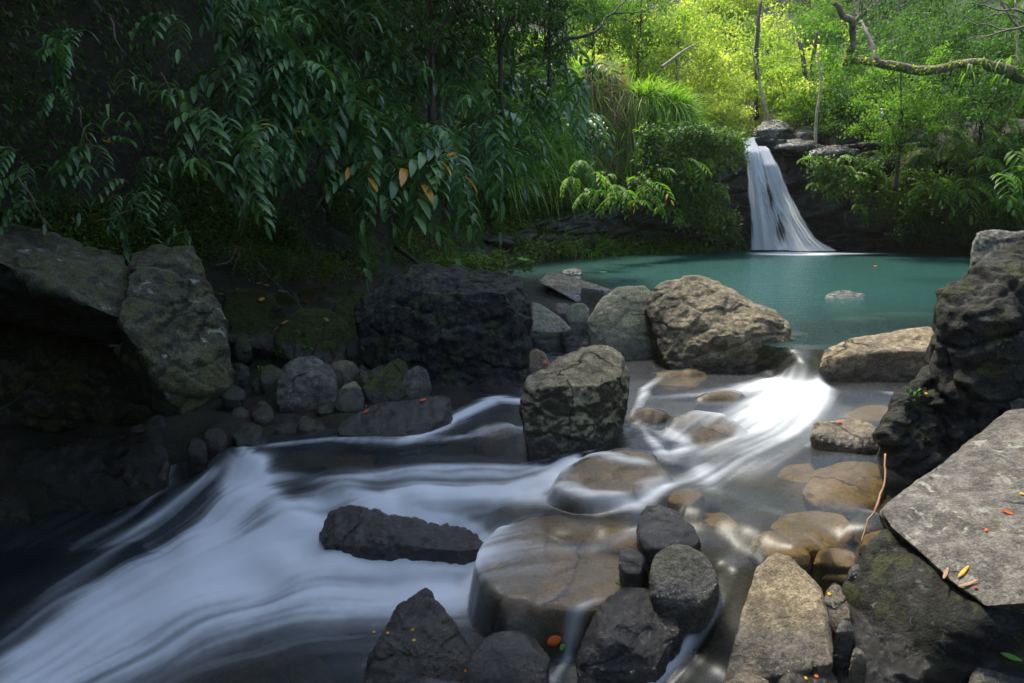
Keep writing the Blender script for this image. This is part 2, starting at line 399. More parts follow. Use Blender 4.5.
GCW = np.concatenate([np.array([V(a, b, z=c) for a, b, c in GC]), LVW - np.array([0, 0, .20]), [(3.2, 5.5, -.35), (3.6, 4.2, -.35), (3.5, 3, -.5), (4.5, 6, -.3), (4.6, 3.6, -.3), (2.2, 2.4, -.85), (1.2, 2.3, -1.0), (-3, 2.2, -1.3), (0, 2, -1.2), (0, 0, -.3), (3, 0, -.2), (-4, 0, -1.4), (-5.6, 3.5, -.6)]])
def ground_h(x, y):
    shp = x.shape; x = x.ravel(); y = y.ravel()
    num = np.zeros(x.shape); den = np.zeros(x.shape)
    for wx, wy, wz in GCW:
        w = 1 / ((x - wx) ** 2 + (y - wy) ** 2 + .02) ** 1.8
        num += w * wz; den += w
    g = num / den
    d, arc = poly_dist(x, y, FOOT)
    ins = inside_poly(x, y, FOOT)
    # pool basin
    ly = lip_y(x)
    t = np.clip((y - ly + .35) / .9, 0, 1); t = t * t * (3 - 2 * t)
    pool = -.22 - np.clip(y - ly - 1.2, 0, 3.0) * .42
    pool = np.maximum(pool, -.22 - np.clip(d, 0, None) * 1.1 + .25)
    bankl = np.clip((-(x) - 1.0 + (y - 10) * .8) * .0, 0, 0)
    inner = g * (1 - t) + pool * t
    rid = np.exp(-((y - ly) / .22) ** 2) * np.clip((2.3 - x) / .3, 0, 1); inner = np.maximum(inner, inner + rid * (.05 - inner))
    # left shelf between the boulders and the pool stays dry
    s = np.clip((-.6 - x + (y - 8.0) * .85) / 1.0 * 1.0, 0, 1) * np.clip((x + 6) / 2, 0, 1)
    shelf = np.clip((.1 - x + .75 * (y - 9.5)) * 0, 0, 1)
    near = np.clip(1 - d / 1.0, 0, 1)
    leftside = (arc < ARC[6] + .3) & (y > 7.0)
    inner = np.where(leftside, inner * (1 - near) + np.maximum(inner, .06 + .05 * near) * near, inner)
    r = np.hypot(x, y - 6)
    out = profile(d, arc) + np.clip(y - 24, 0, 60) * .42 + np.clip(np.abs(x - 7) - 9, 0, 60) * .3 * (y > 15) * np.clip((y - 15) / 6, 0, 1)
    base_o = np.where(y > 12, 0, np.clip(inner, -.6, .1))
    h = np.where(ins, inner, base_o + out)
    p = np.stack([x, y, np.zeros_like(x)], 1)
    amp = np.where(ins, .02, .10 + .25 * np.clip(d - .5, 0, 2))
    h = h + amp * fbm(p * 1.3, 4, 3) + np.where(ins, .015, .05) * fbm(p * 5, 3, 9)
    return h.reshape(shp)
def axis(segs):
    out = []
    for a, b, st in segs: out.append(np.arange(a, b, st))
    return np.unique(np.round(np.concatenate(out + [[segs[-1][1]]]), 5))
def grid_faces(nx, ny):
    i = np.arange(ny - 1)[:, None] * nx + np.arange(nx - 1)[None]
    return np.stack([i, i + 1, i + nx + 1, i + nx], -1).reshape(-1, 4)
gx = axis([(-260, -40, 20), (-40, -12, 2), (-12, -6, .3), (-6, 4, .06), (4, 14, .1), (14, 40, 1), (40, 260, 20)])
gy = axis([(-200, -20, 20), (-20, 0, 1.), (0, 2, .2), (2, 9, .06), (9, 22, .1), (22, 60, 1), (60, 300, 20)])
GX, GY = np.meshgrid(gx, gy)
GZ = ground_h(GX, GY)
g = link('ground', mesh_np('ground', np.stack([GX, GY, GZ], -1).reshape(-1, 3), grid_faces(len(gx), len(gy)), M['ground'], True))
tag(g, kind='structure')
def gz(x, y):
    return float(ground_h(np.array([float(x)]), np.array([float(y)]))[0])


# ------------------------------------------------------------------ rocks
def hull_into(bm, pts):
    vs = [bm.verts.new(p) for p in pts]
    r = bmesh.ops.convex_hull(bm, input=vs)
    junk = [e for e in r['geom_interior'] + r['geom_unused'] if isinstance(e, bmesh.types.BMVert) and e.is_valid]
    if junk: bmesh.ops.delete(bm, geom=list(set(junk)), context='VERTS')
def solid(hulls, vox):
    bm = bmesh.new()
    for h in hulls: hull_into(bm, h)
    bmesh.ops.recalc_face_normals(bm, faces=bm.faces)
    me = bpy.data.meshes.new('tmp'); bm.to_mesh(me); bm.free()
    ob = bpy.data.objects.new('tmp', me); COL.objects.link(ob)
    md = ob.modifiers.new('r', 'REMESH'); md.mode = 'VOXEL'; md.voxel_size = vox; md.adaptivity = 0
    dg = bpy.context.evaluated_depsgraph_get(); dg.update()
    e = ob.evaluated_get(dg); m2 = e.to_mesh()
    n = len(m2.vertices); co = np.empty(n * 3, np.float32); m2.vertices.foreach_get('co', co)
    nl = len(m2.loops); li = np.empty(nl, np.int32); m2.loops.foreach_get('vertex_index', li)
    lt = np.empty(len(m2.polygons), np.int32); m2.polygons.foreach_get('loop_total', lt)
    e.to_mesh_clear(); bpy.data.objects.remove(ob); bpy.data.meshes.remove(me)
    assert (lt == 4).all()
    return co.reshape(-1, 3).astype(float), li.reshape(-1, 4)
def relax(co, F, it, lam=.5):
    E = np.concatenate([F[:, [0, 1]], F[:, [1, 2]], F[:, [2, 3]], F[:, [3, 0]]])
    n = len(co)
    deg = np.bincount(E[:, 0], minlength=n) + np.bincount(E[:, 1], minlength=n)
    for _ in range(it):
        s = np.stack([np.bincount(E[:, 0], co[E[:, 1], c], n) + np.bincount(E[:, 1], co[E[:, 0], c], n) for c in range(3)], 1)
        co = co + lam * (s / deg[:, None] - co)
    return co
def normals(co, F):
    a = co[F[:, 2]] - co[F[:, 0]]; b = co[F[:, 3]] - co[F[:, 1]]; fn = np.cross(a, b)
    n = len(co)
    N = np.stack([sum(np.bincount(F[:, k], fn[:, c], n) for k in range(4)) for c in range(3)], 1)
    return N / (np.linalg.norm(N, axis=1)[:, None] + 1e-12)
def rockshape(hulls, vox, seed, rnd=.03, chips=18, chip=.13, lump=.05, rough=.016, crack=.008):
    co, F = solid(hulls, vox)
    size = (co.max(0) - co.min(0)); R = float(np.sort(size)[1])
    it = int(min(120, max(2, (rnd * R / vox) ** 2 * 1.2)))
    co = relax(co, F, it)
    r = np.random.default_rng(seed)
    c = (co.max(0) + co.min(0)) / 2
    for _ in range(chips):
        n = r.normal(size=3); n /= np.linalg.norm(n)
        d = (co - c) @ n; dm = d.max(); lim = dm * (1 - chip * r.uniform(.2, 1.))
        co = co - np.clip(d - lim, 0, None)[:, None] * n * .92
    N = normals(co, F)
    q = co / R + seed * 3.7
    dsp = lump * R * fbm(q * 1.6, 3, seed) + rough * R * 1.6 * ridged(q * 4.5, 3, seed + 3) * .5 + rough * R * fbm(q * 11, 4, seed + 5, .6)
    if crack:
        f1, f2, idv = cells(q * np.array([2.2, 2.2, 3.4]) + .25 * fbm(q * 3, 3, seed + 2)[:, None], seed)
        dsp = dsp - crack * R * np.clip(1 - (f2 - f1) / .10, 0, 1) ** 1.5 + crack * R * 1.1 * (idv - .5)
        f1, f2, idv = cells(q * np.array([6., 6, 8.]) + .2 * fbm(q * 7, 2, seed + 4)[:, None], seed + 1)
        dsp = dsp - crack * .35 * R * np.clip(1 - (f2 - f1) / .12, 0, 1) + crack * R * .35 * (idv - .5)
    co = co + N * dsp[:, None]
    co = relax(co, F, 1, .35)
    return co, F
SEED = [100]
DRAPE = []
ALLR = []
def rock(name, label, ref, pts, mat='grey', back=.5, sink=.18, cat='rock', extra=(), group=None, bottom=.85, parent=None, vox=None, water=None, bk=.75, **kw):
    """ref = (px, py, z): where the front of the rock meets ground or water; pts = (px, py, metres behind the front)"""
    SEED[0] += 1
    yf = V(ref[0], ref[1], z=ref[2])[1]
    P0 = np.array([V(a, b, y=yf + d) for a, b, d in pts])
    zb = ref[2] - sink
    c = P0.mean(0)
    H = [P0]
    dmax = max(d for _, _, d in pts)
    pc = np.array([[a, b] for a, b, _ in pts], float).mean(0); cz = c[2]
    def behind(a, b, yy, s_): return V(pc[0] + (a - pc[0]) * s_, pc[1] + (b - pc[1]) * s_, y=yy)
    B = np.array([behind(a, b, yf + max(d, dmax * .6) + back * .8, bk) for a, b, d in pts])
    H.append(B)
    if bottom:
        Q = P0.copy(); Q[:, 0] = c[0] + (Q[:, 0] - c[0]) * bottom; Q[:, 2] = zb
        fl = V(pc[0], pc[1], y=yf); Q[:, 1] = np.maximum(Q[:, 1], yf)
        Q2 = Q.copy(); Q2[:, 1] = yf + dmax * .5 + back * .8; Q2[:, 0] *= (Q2[:, 1] / np.maximum(Q[:, 1], .1)) ** 1.0
        H += [Q, Q2]
    hulls = [np.concatenate(H)] + [np.array(e) for e in extra]
    allp = np.concatenate(hulls); size = (allp.max(0) - allp.min(0))
    vx = vox or max(yf * .0022, float(size.max()) / 130)
    co, F = rockshape(hulls, vx, SEED[0], **kw)
    o0 = np.array([(co[:, 0].max() + co[:, 0].min()) / 2, (co[:, 1].max() + co[:, 1].min()) / 2, co[:, 2].min()])
    me = mesh_np(name, co - o0, F, M[mat], True)
    o = link(name, me, parent, o0)
    o['waterline'] = float(ref[2] if water is None else water)
    if mat == 'brown' and water == -2: DRAPE.append(co)
    elif co[:, 1].min() < 8.2: ALLR.append(co[co[:, 2] > ref[2] - .12])
    if parent is None: tag(o, label, cat, group)
    o['_s'] = 0; del o['_s']
    return o
EXEC_ROCKS = True
# --- centre dam
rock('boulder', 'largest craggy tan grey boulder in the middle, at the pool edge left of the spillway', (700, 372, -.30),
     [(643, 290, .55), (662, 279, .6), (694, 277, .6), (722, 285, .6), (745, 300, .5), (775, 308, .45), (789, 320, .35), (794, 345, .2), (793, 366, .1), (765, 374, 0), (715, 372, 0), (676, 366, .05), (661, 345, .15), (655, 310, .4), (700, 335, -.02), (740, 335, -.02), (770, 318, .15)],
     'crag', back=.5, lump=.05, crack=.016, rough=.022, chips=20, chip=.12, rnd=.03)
rock('boulder', 'smooth pale greenish boulder with a rounded top, left of the largest craggy one', (620, 360, -.30),
     [(587, 318, .12), (600, 297, .3), (618, 286, .38), (645, 284, .38), (657, 297, .3), (660, 325, .15), (655, 358, .02), (628, 362, 0), (607, 343, .03), (592, 328, .08)],
     'pale', back=.35, lump=.03, rough=.006, chips=8, chip=.07, rnd=.06)
rock('slab', 'flat light brown slab sloping down to the pool behind the small stones', (570, 300, -.1),
     [(537, 281, .25), (546, 272, .6), (563, 273, .65), (590, 283, .6), (614, 290, .4), (610, 305, .1), (588, 312, .0), (573, 300, .0), (550, 287, .12)],
     'tan', back=.2, sink=.05, bottom=0, lump=.02, rough=.008, chips=6, chip=.05, rnd=.02)
rock('rock', 'pale wedge shaped rock beside the right end of the black boulder', (545, 336, -.22),
     [(531, 300, .3), (540, 303, .3), (560, 316, .15), (573, 330, .05), (571, 334, 0), (538, 336, 0), (531, 331, 0)],
     'pale', back=.15, sink=.02, bottom=0, lump=.02, rough=.008, chips=5, chip=.06, rnd=.02)
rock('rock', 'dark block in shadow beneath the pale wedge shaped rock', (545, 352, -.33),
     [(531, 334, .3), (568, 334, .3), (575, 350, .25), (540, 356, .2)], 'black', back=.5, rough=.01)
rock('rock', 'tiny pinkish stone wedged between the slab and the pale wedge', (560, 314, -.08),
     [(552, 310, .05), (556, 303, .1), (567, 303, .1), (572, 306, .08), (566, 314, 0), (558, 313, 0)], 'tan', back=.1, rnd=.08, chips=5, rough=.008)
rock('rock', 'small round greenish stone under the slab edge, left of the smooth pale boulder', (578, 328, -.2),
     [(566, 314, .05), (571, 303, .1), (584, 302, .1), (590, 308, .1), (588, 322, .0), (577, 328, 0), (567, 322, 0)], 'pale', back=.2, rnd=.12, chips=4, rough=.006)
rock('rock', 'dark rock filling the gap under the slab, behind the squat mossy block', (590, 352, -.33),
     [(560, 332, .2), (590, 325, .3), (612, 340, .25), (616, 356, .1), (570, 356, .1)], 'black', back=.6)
rock('rock', 'low stone poking from the pool behind the slab', (568, 276, 0),
     [(559, 274, .05), (562, 269, .15), (572, 267, .2), (582, 270, .15), (583, 275, .05)], 'mossy', back=.2, rnd=.08)
rock('boulder', 'squat block with bright tan top and mossy front coloured dark as shade in the midstream', (570, 455, -.38),
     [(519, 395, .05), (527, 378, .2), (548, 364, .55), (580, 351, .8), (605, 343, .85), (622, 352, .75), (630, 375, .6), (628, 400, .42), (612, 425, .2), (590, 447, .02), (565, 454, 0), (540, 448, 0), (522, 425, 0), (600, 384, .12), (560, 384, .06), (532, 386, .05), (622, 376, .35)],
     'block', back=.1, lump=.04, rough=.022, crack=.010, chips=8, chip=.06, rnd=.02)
rock('rock', 'small rounded stone with an orange leaf, between black boulder and squat block', (535, 375, -.36),
     [(521, 362, .05), (526, 351, .12), (536, 347, .15), (546, 352, .12), (552, 364, .05), (545, 374, 0), (525, 374, 0)], 'tan', back=.15, rnd=.12, rough=.008)
rock('rock', 'low brown wet stone at the water edge left of the squat block', (525, 395, -.40),
     [(508, 388, .05), (515, 377, .15), (530, 374, .2), (542, 380, .15), (535, 395, 0), (515, 395, 0)], 'wet', back=.2, rnd=.1)
rock('boulder', 'long low boulder with a light top lying right of the spillway', (880, 383, -.30),
     [(818, 362, .05), (822, 350, .15), (845, 340, .3), (890, 331, .4), (930, 326, .45), (944, 333, .4), (949, 345, .3), (948, 372, .1), (925, 382, .0), (880, 384, 0), (835, 382, 0), (820, 374, 0), (850, 354, .05), (900, 350, .05), (935, 352, .05)],
     'tan', back=.35, lump=.03, rough=.014, chips=10, chip=.06, rnd=.05)
# --- black boulder and left bank
rock('boulder', 'big black rough boulder with mossy top on the left bank', (440, 395, -.40),
     [(350, 320, .6), (362, 292, .8), (385, 275, .95), (420, 266, 1.0), (470, 266, 1.0), (510, 272, .9), (525, 282, .7), (530, 305, .5), (531, 360, .2), (522, 390, .05), (470, 396, 0), (425, 396, 0), (400, 372, .1), (365, 352, .4), (440, 290, .15), (515, 295, .15), (425, 320, .05)],
     'black', back=.5, lump=.05, rough=.03, crack=.018, chips=20, chip=.10, rnd=.03)
rock('rock', 'dark mossy hump against the left side of the black boulder', (370, 352, -.2),
     [(325, 330, .2), (333, 305, .4), (350, 292, .5), (375, 290, .5), (400, 310, .4), (410, 350, .1), (375, 358, 0), (340, 352, 0)], 'deepmoss', back=.5, rnd=.1, lump=.08)
rock('rock', 'dark rock overhung by leaves on the bank above the black boulder left end', (405, 290, .05),
     [(385, 285, .05), (392, 270, .2), (420, 262, .3), (450, 268, .3), (450, 290, .05), (410, 294, 0)], 'black', back=.4, rnd=.06)
rock('boulder', 'dark olive mossy dome beside the right flank of the big left boulder', (250, 345, -.15),
     [(216, 310, .2), (222, 292, .4), (245, 284, .5), (272, 290, .45), (290, 310, .3), (300, 340, .1), (280, 352, 0), (240, 352, 0), (220, 340, 0)], 'deepmoss', back=.5, rnd=.12, lump=.08, rough=.02)
rock('boulder', 'wide mossy boulder with green sprouts behind the grey angular rock', (315, 358, -.2),
     [(272, 340, .2), (285, 318, .35), (305, 308, .45), (330, 310, .45), (350, 325, .3), (360, 350, .1), (335, 362, 0), (290, 360, 0)], 'deepmoss', back=.4, rnd=.1, lump=.07, rough=.02)
rock('rock', 'small mossy cobble with olive crown directly behind the tan egg shaped stone', (325, 366, -.25),
     [(308, 358, .1), (315, 345, .2), (330, 338, .25), (342, 350, .2), (350, 366, 0), (320, 368, 0)], 'deepmoss', back=.2, rnd=.12)
rock('rock', 'dark boulder with a small red leaf beside it on the bank', (310, 308, 0),
     [(290, 300, .1), (300, 288, .2), (325, 284, .3), (345, 292, .25), (350, 308, .05), (310, 312, 0)], 'deepmoss', back=.3, rnd=.1)
rock('rock', 'dark stone shelf below the leaf litter between the two mossy domes', (285, 315, 0),
     [(268, 305, .1), (280, 290, .2), (296, 292, .2), (305, 312, .05), (280, 318, 0)], 'deepmoss', back=.3, rnd=.1)
rock('boulder', 'grey angular boulder with a pale right edge, left of the small bank stones', (305, 412, -.45),
     [(275, 385, .1), (280, 365, .25), (298, 356, .35), (315, 355, .38), (330, 365, .3), (337, 378, .2), (338, 410, .0), (318, 413, 0), (290, 412, 0), (276, 404, 0), (322, 378, .1)],
     'grey', back=.2, lump=.03, rough=.012, chips=12, chip=.1, rnd=.04)
rock('rock', 'tan egg shaped stone lying on the left bank', (345, 380, -.32),
     [(324, 370, .05), (330, 362, .12), (342, 359, .15), (355, 361, .12), (361, 369, .05), (352, 378, 0), (333, 380, 0)], 'tan', back=.1, rnd=.2, chips=2, rough=.004, lump=.03)
rock('rock', 'small tan angular stone in front of the tan egg shaped stone', (350, 405, -.4),
     [(336, 395, .05), (342, 385, .15), (355, 380, .18), (362, 388, .12), (357, 398, .03), (340, 406, 0)], 'tan', back=.12, rnd=.05, chips=8, lump=.05)
rock('rock', 'mossy stone with a bright tan upper edge, left of the speckled oval stone', (380, 405, -.42),
     [(362, 390, .05), (368, 370, .2), (378, 362, .28), (402, 374, .2), (405, 390, .05), (398, 404, 0), (370, 404, 0)], 'mossy', back=.2, rnd=.05, chips=9, lump=.04)
rock('rock', 'speckled grey oval stone standing on end right of the tan edged stone', (415, 403, -.42),
     [(401, 385, .05), (406, 370, .12), (418, 364, .15), (428, 370, .12), (432, 385, .05), (425, 400, 0), (408, 402, 0)], 'grey', back=.15, rnd=.12, chips=4, lump=.03)
rock('rock', 'brown stone half hidden behind the tan edged stone', (372, 380, -.33), [(357, 372, .1), (362, 360, .2), (372, 362, .2), (380, 378, .05), (362, 382, 0)], 'tan', back=.15)
rock('rock', 'dark cobble behind the speckled oval stone at the foot of the black boulder', (405, 378, -.34), [(390, 370, .1), (400, 361, .2), (412, 362, .2), (420, 378, .05), (395, 380, 0)], 'mossy', back=.15)
rock('rock', 'long low mossy ledge rock dipping into the white water below the bank stones', (400, 438, -.46),
     [(335, 430, .05), (345, 415, .2), (372, 405, .3), (400, 400, .35), (432, 397, .35), (452, 393, .35), (457, 402, .25), (440, 420, .1), (420, 437, 0), (370, 440, 0), (345, 438, 0)],
     'wet', back=.15, lump=.05, rough=.02, chips=10)
for i, (x, y, w, h, mt, lb) in enumerate([
    (350, 413, 12, 8, 'grey', 'little blue grey stone at the left end of the low mossy ledge rock'), (362, 408, 14, 10, 'grey', 'small slate coloured stone in front of the tan edged stone'),
    (332, 412, 9, 6, 'grey', 'pale pebble touching the grey angular boulder at its right foot'),
    (240, 415, 20, 14, 'mossy', 'speckled mossy cobble at the foot of the big left boulder'), (262, 408, 16, 14, 'mossy', 'round mossy cobble left of the grey angular boulder'),
    (262, 385, 22, 16, 'mossy', 'dark cobble with a green sprout, above the left foot of the grey angular boulder'), (240, 398, 12, 8, 'grey', 'tiny pale stone between mossy cobbles on the left bank'),
    (238, 372, 24, 16, 'deepmoss', 'dark mossy cobble tucked against the big left boulder side'), (252, 430, 22, 12, 'wet', 'wet flat cobble at the stream edge under the mossy cobbles'),
    (290, 428, 34, 10, 'wet', 'long wet cobble at the stream edge under the grey angular boulder'), (215, 438, 26, 16, 'wet', 'wet dark cobble left of the white chute'),
    (196, 448, 22, 18, 'wet', 'brown streaked wet cobble between the low wet ledge and the white chute'), (318, 425, 26, 8, 'wet', 'low wet cobble right of the long wet cobble'),
    (270, 352, 20, 12, 'deepmoss', 'dark cobble between the mossy dome and the grey angular boulder'), (300, 345, 22, 10, 'deepmoss', 'small dark cobble in front of the wide mossy boulder'),
    ]):
    z = -.38 - (y - 380) * .0022
    rock('cobble', lb, (x, y + h * .5, z), [(x - w * .5, y, .03), (x - w * .35, y - h * .5, .1), (x + w * .1, y - h * .62, .13), (x + w * .42, y - h * .35, .1), (x + w * .5, y + h * .1, .04), (x + w * .2, y + h * .5, 0), (x - w * .3, y + h * .5, 0)],
         mt, back=.1, cat='cobble', rnd=.12, chips=5, lump=.05)
rb = random.Random(21)
for i in range(22):
    x = 222 + i * 8.6 + rb.uniform(-4, 4); y = [300, 392, 345, 425, 322, 405, 372][i % 7] + rb.uniform(-8, 8); w = rb.uniform(16, 34); h = w * rb.uniform(.5, .8)
    z = float(np.interp(y, [290, 350, 430], [0.0, -.2, -.47]))
    rock('cobble', 'dark stone in the jumble between the two big left boulders, %s from left' % ['first', 'second', 'third', 'fourth', 'fifth', 'sixth', 'seventh', 'eighth', 'ninth', 'tenth', 'eleventh', 'twelfth', 'thirteenth', 'fourteenth', 'fifteenth', 'sixteenth', 'seventeenth', 'eighteenth', 'nineteenth', 'twentieth', 'twenty first', 'twenty second'][i], (x, y + h * .5, z),
         [(x - w * .5, y + h * .1, .05), (x - w * .3, y - h * .5, .15), (x + w * rb.uniform(-.1, .2), y - h * .6, .2), (x + w * .45, y - h * .3, .15), (x + w * .5, y + h * .3, .03), (x + w * .1, y + h * .5, 0), (x - w * .35, y + h * .5, 0)],
         rb.choice(['mossy', 'mossy', 'deepmoss', 'wet', 'black']), back=.12, cat='cobble', rnd=.03, chips=14, chip=.16, lump=.05, group='dark stones in the left bank jumble')
# --- big left boulder (slab-like lit crown over an undercut shaded face)
yb = 4.3
def LB(l): return [V(a, b, y=yb + d) for a, b, d in l]
lit = LB([(-160, 205, 1.6), (0, 222, 1.25), (25, 237, 1.15), (60, 247, 1.1), (122, 253, 1.0), (150, 300, .6), (122, 320, .12), (60, 294, .05), (0, 261, .1), (-160, 240, .3), (0, 292, .75), (60, 325, .7), (118, 345, .6), (-160, 290, .9), (-160, 290, 1.8), (100, 330, 1.4)])
lit2 = LB([(132, 254, .95), (150, 246, 1.0), (192, 243, .95), (207, 270, .8), (222, 315, .62), (234, 370, .45), (236, 390, .4), (222, 398, .3), (182, 418, .12), (165, 398, .02), (137, 352, -.05), (116, 320, .0), (124, 285, .3), (200, 404, 1.1), (130, 400, 1.3), (130, 345, 1.0), (205, 290, 1.3), (140, 265, 1.4)])
und = LB([(-160, 290, 1.5), (0, 300, 1.4), (60, 320, 1.3), (112, 345, 1.15), (128, 370, 1.1), (120, 410, 1.1), (60, 430, 1.2), (-160, 430, 1.2), (165, 415, 1.1), (120, 430, 1.3), (-160, 430, 1.7), (0, 270, 1.7)])
und2 = LB([(110, 330, .3), (150, 378, .25), (180, 400, .45), (150, 440, .7), (105, 440, .6), (200, 390, .9), (180, 445, 1.2), (90, 440, 1.3)])
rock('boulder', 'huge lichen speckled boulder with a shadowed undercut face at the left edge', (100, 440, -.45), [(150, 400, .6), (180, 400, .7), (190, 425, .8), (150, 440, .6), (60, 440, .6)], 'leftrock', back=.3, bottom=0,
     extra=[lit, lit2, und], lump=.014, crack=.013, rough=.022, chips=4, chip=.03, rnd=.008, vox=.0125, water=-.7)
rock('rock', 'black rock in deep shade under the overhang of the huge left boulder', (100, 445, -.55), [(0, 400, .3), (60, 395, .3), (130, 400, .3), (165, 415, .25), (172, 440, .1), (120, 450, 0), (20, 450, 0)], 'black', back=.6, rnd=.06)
rock('rock', 'low wet ledge with a pale streak at the left water edge', (90, 492, -.70),
     [(5, 470, .1), (15, 452, .25), (50, 450, .3), (100, 462, .25), (135, 440, .35), (160, 428, .4), (168, 455, .15), (165, 480, .02), (145, 498, 0), (90, 496, 0), (30, 480, .05)],
     'wet', back=.3, lump=.05, rough=.03, chips=8)
rock('rock', 'wet dark stone at the very left edge below the low wet ledge', (0, 520, -.85), [(-40, 500, .1), (-20, 485, .2), (10, 488, .2), (30, 500, .1), (35, 512, 0), (0, 520, 0), (-40, 520, 0)], 'wet', back=.3)
# --- right side
rock('boulder', 'rough mossy rock hanging over a black hollow on the right bank', (930, 470, -.36),
     [(888, 425, .1), (893, 400, .2), (915, 380, .35), (945, 366, .45), (965, 370, .5), (975, 420, .3), (965, 485, .1), (935, 492, .1), (905, 478, .1), (895, 455, .12)],
     'black', back=.6, lump=.06, rough=.045, crack=.015, chips=14, chip=.1, rnd=.03)
yr = 4.55
def RB(l): return [V(a, b, y=yr + d) for a, b, d in l]
rock('boulder', 'tall craggy boulder with a pale ragged rim at the right edge beside the pool', (960, 480, -.4),
     [(940, 292, .35), (952, 283, .45), (975, 268, .55), (1000, 250, .65), (1040, 225, .8), (1120, 215, 1.0), (1130, 400, .5), (1060, 470, .2), (975, 470, .1), (958, 440, .15), (950, 380, .2), (941, 330, .25), (1000, 330, .1), (1024, 290, .25)],
     'black', back=.7, lump=.05, rough=.03, crack=.02, chips=18, chip=.1, rnd=.025)
rock('rock', 'flat topped purplish rock behind the tall craggy right boulder', (990, 290, .1),
     [(973, 262, .1), (971, 240, .3), (975, 231, .5), (1010, 231, .6), (1060, 232, .6), (1060, 290, .1), (985, 290, 0)], 'grey', back=.5, rough=.02, crack=.012, rnd=.03)
sl = [V(880, 512, z=-.14), V(905, 498, z=-.10), V(940, 480, z=-.05), V(975, 455, z=.02), V(1000, 430, z=.08), V(1010, 415, z=.11), V(1100, 380, z=.2), V(1150, 480, z=.12), V(1130, 600, z=-.1), V(1024, 603, z=-.22), V(985, 607, z=-.26), V(962, 592, z=-.25), V(938, 566, z=-.22), V(905, 540, z=-.19), V(888, 525, z=-.16)]
slb = [(x + (2.9 - x) * .12, y + .10, z - .16) for x, y, z in sl]
base_old = [V(850, 600, y=2.75), V(862, 575, y=2.9), V(890, 540, y=3.15), V(905, 535, y=3.3), V(850, 650, y=2.6), V(880, 700, y=2.4), V(985, 700, y=2.3), V(1000, 620, y=2.62), V(960, 600, y=2.75), V(1150, 720, y=2.4), V(1150, 560, y=3.0), V(920, 540, y=4.0), V(1100, 520, y=4.2), V(900, 650, y=3.9), (1.7, 3.6, -.9), (3.4, 3.9, -.9), (3.2, 2.3, -.9)]
base = [V(889, 530, z=-.21), V(906, 545, z=-.24), V(938, 574, z=-.28), V(960, 600, z=-.31), V(988, 616, z=-.31), V(1030, 612, z=-.28), V(1150, 600, z=-.2), V(848, 590, z=-.5), V(862, 566, z=-.42), V(884, 536, z=-.30), V(850, 650, z=-.68), V(876, 705, z=-.88), V(960, 740, z=-.95), V(1100, 760, z=-.95), V(905, 520, z=-.9), V(980, 470, z=-.9), V(1150, 470, z=-.5), V(920, 515, z=-.3), V(1000, 470, z=-.2)]
SLB = rock('boulder', 'lichen spotted flat topped boulder with pine needles, filling the right foreground', (930, 683, -.6), [(960, 560, .8), (1000, 560, .8), (1000, 590, .7), (960, 590, .7)], 'lichen', back=.5, bottom=0,
     extra=[sl + slb], lump=.018, rough=.010, crack=.004, chips=4, chip=.02, rnd=.010, vox=.0095, water=-.62)
rock('boulder', 'dark mossy boulder in shade carrying the flat topped lichen boulder', (930, 683, -.8), [(960, 640, .5), (1000, 640, .5), (1000, 680, .4), (960, 680, .4)], 'black', back=.5, bottom=0, extra=[base], lump=.03, rough=.012, chips=5, chip=.03, rnd=.02, vox=.011, water=-.66)
rock('rock', 'grey rock wedge between the tall craggy boulder and the flat topped lichen boulder', (1015, 425, .0),
     [(1003, 395, .1), (1010, 375, .2), (1030, 360, .3), (1080, 355, .4), (1090, 430, .1), (1015, 430, 0)], 'grey', back=.3, rough=.02, rnd=.04)
rock('rock', 'small grey rounded stone in the bottom right corner', (1000, 700, -.62), [(966, 690, 0), (972, 668, .1), (990, 657, .16), (1015, 658, .18), (1040, 668, .15), (1045, 700, 0)], 'grey', back=.1, rnd=.12)
rock('rock', 'speckled tan topped rock sitting in dark water below the long low boulder', (845, 450, -.33),
     [(809, 432, .1), (815, 423, .2), (845, 417, .3), (870, 421, .28), (884, 432, .15), (878, 445, .02), (850, 451, 0), (825, 447, .02)], 'tan', back=.1, rnd=.08, rough=.02, chips=8)
# --- foreground
rock('rock', 'tapering tan boulder with a dark wet base in the bottom foreground', (775, 672, -.66),
     [(720, 690, 0), (735, 640, .15), (748, 600, .33), (757, 567, .5), (776, 552, .56), (800, 560, .5), (817, 578, .42), (826, 605, .3), (834, 650, .08), (832, 664, .0), (790, 672, 0), (750, 682, 0), (730, 690, 0)],
     'tan', back=.15, lump=.022, rough=.010, crack=.003, chips=12, chip=.08, rnd=.022, cat='rock')
rock('rock', 'small stone with a yellow speck, right beside the tapering tan boulder', (838, 622, -.58), [(824, 600, .1), (828, 583, .2), (838, 582, .2), (850, 597, .12), (852, 618, 0), (832, 625, 0)], 'tan', back=.15, rnd=.08)
rock('rock', 'small square grey stone between the tapering tan boulder and lichen boulder', (843, 640, -.6), [(836, 632, 0), (839, 620, .06), (852, 618, .06), (855, 632, .02), (846, 640, 0)], 'grey', back=.06, rnd=.04)
rock('rock', 'tiny upright pale tan stone at the foot of the lichen boulder', (858, 665, -.62), [(850, 664, 0), (855, 645, .03), (865, 650, .03), (868, 665, 0)], 'tan', back=.05, rnd=.05)
rock('rock', 'flat bluish chip leaning on the left edge of the lichen boulder', (857, 578, -.42), [(849, 570, .02), (860, 563, .08), (872, 560, .1), (868, 572, .02), (856, 580, 0)], 'grey', back=.04, rnd=.03)
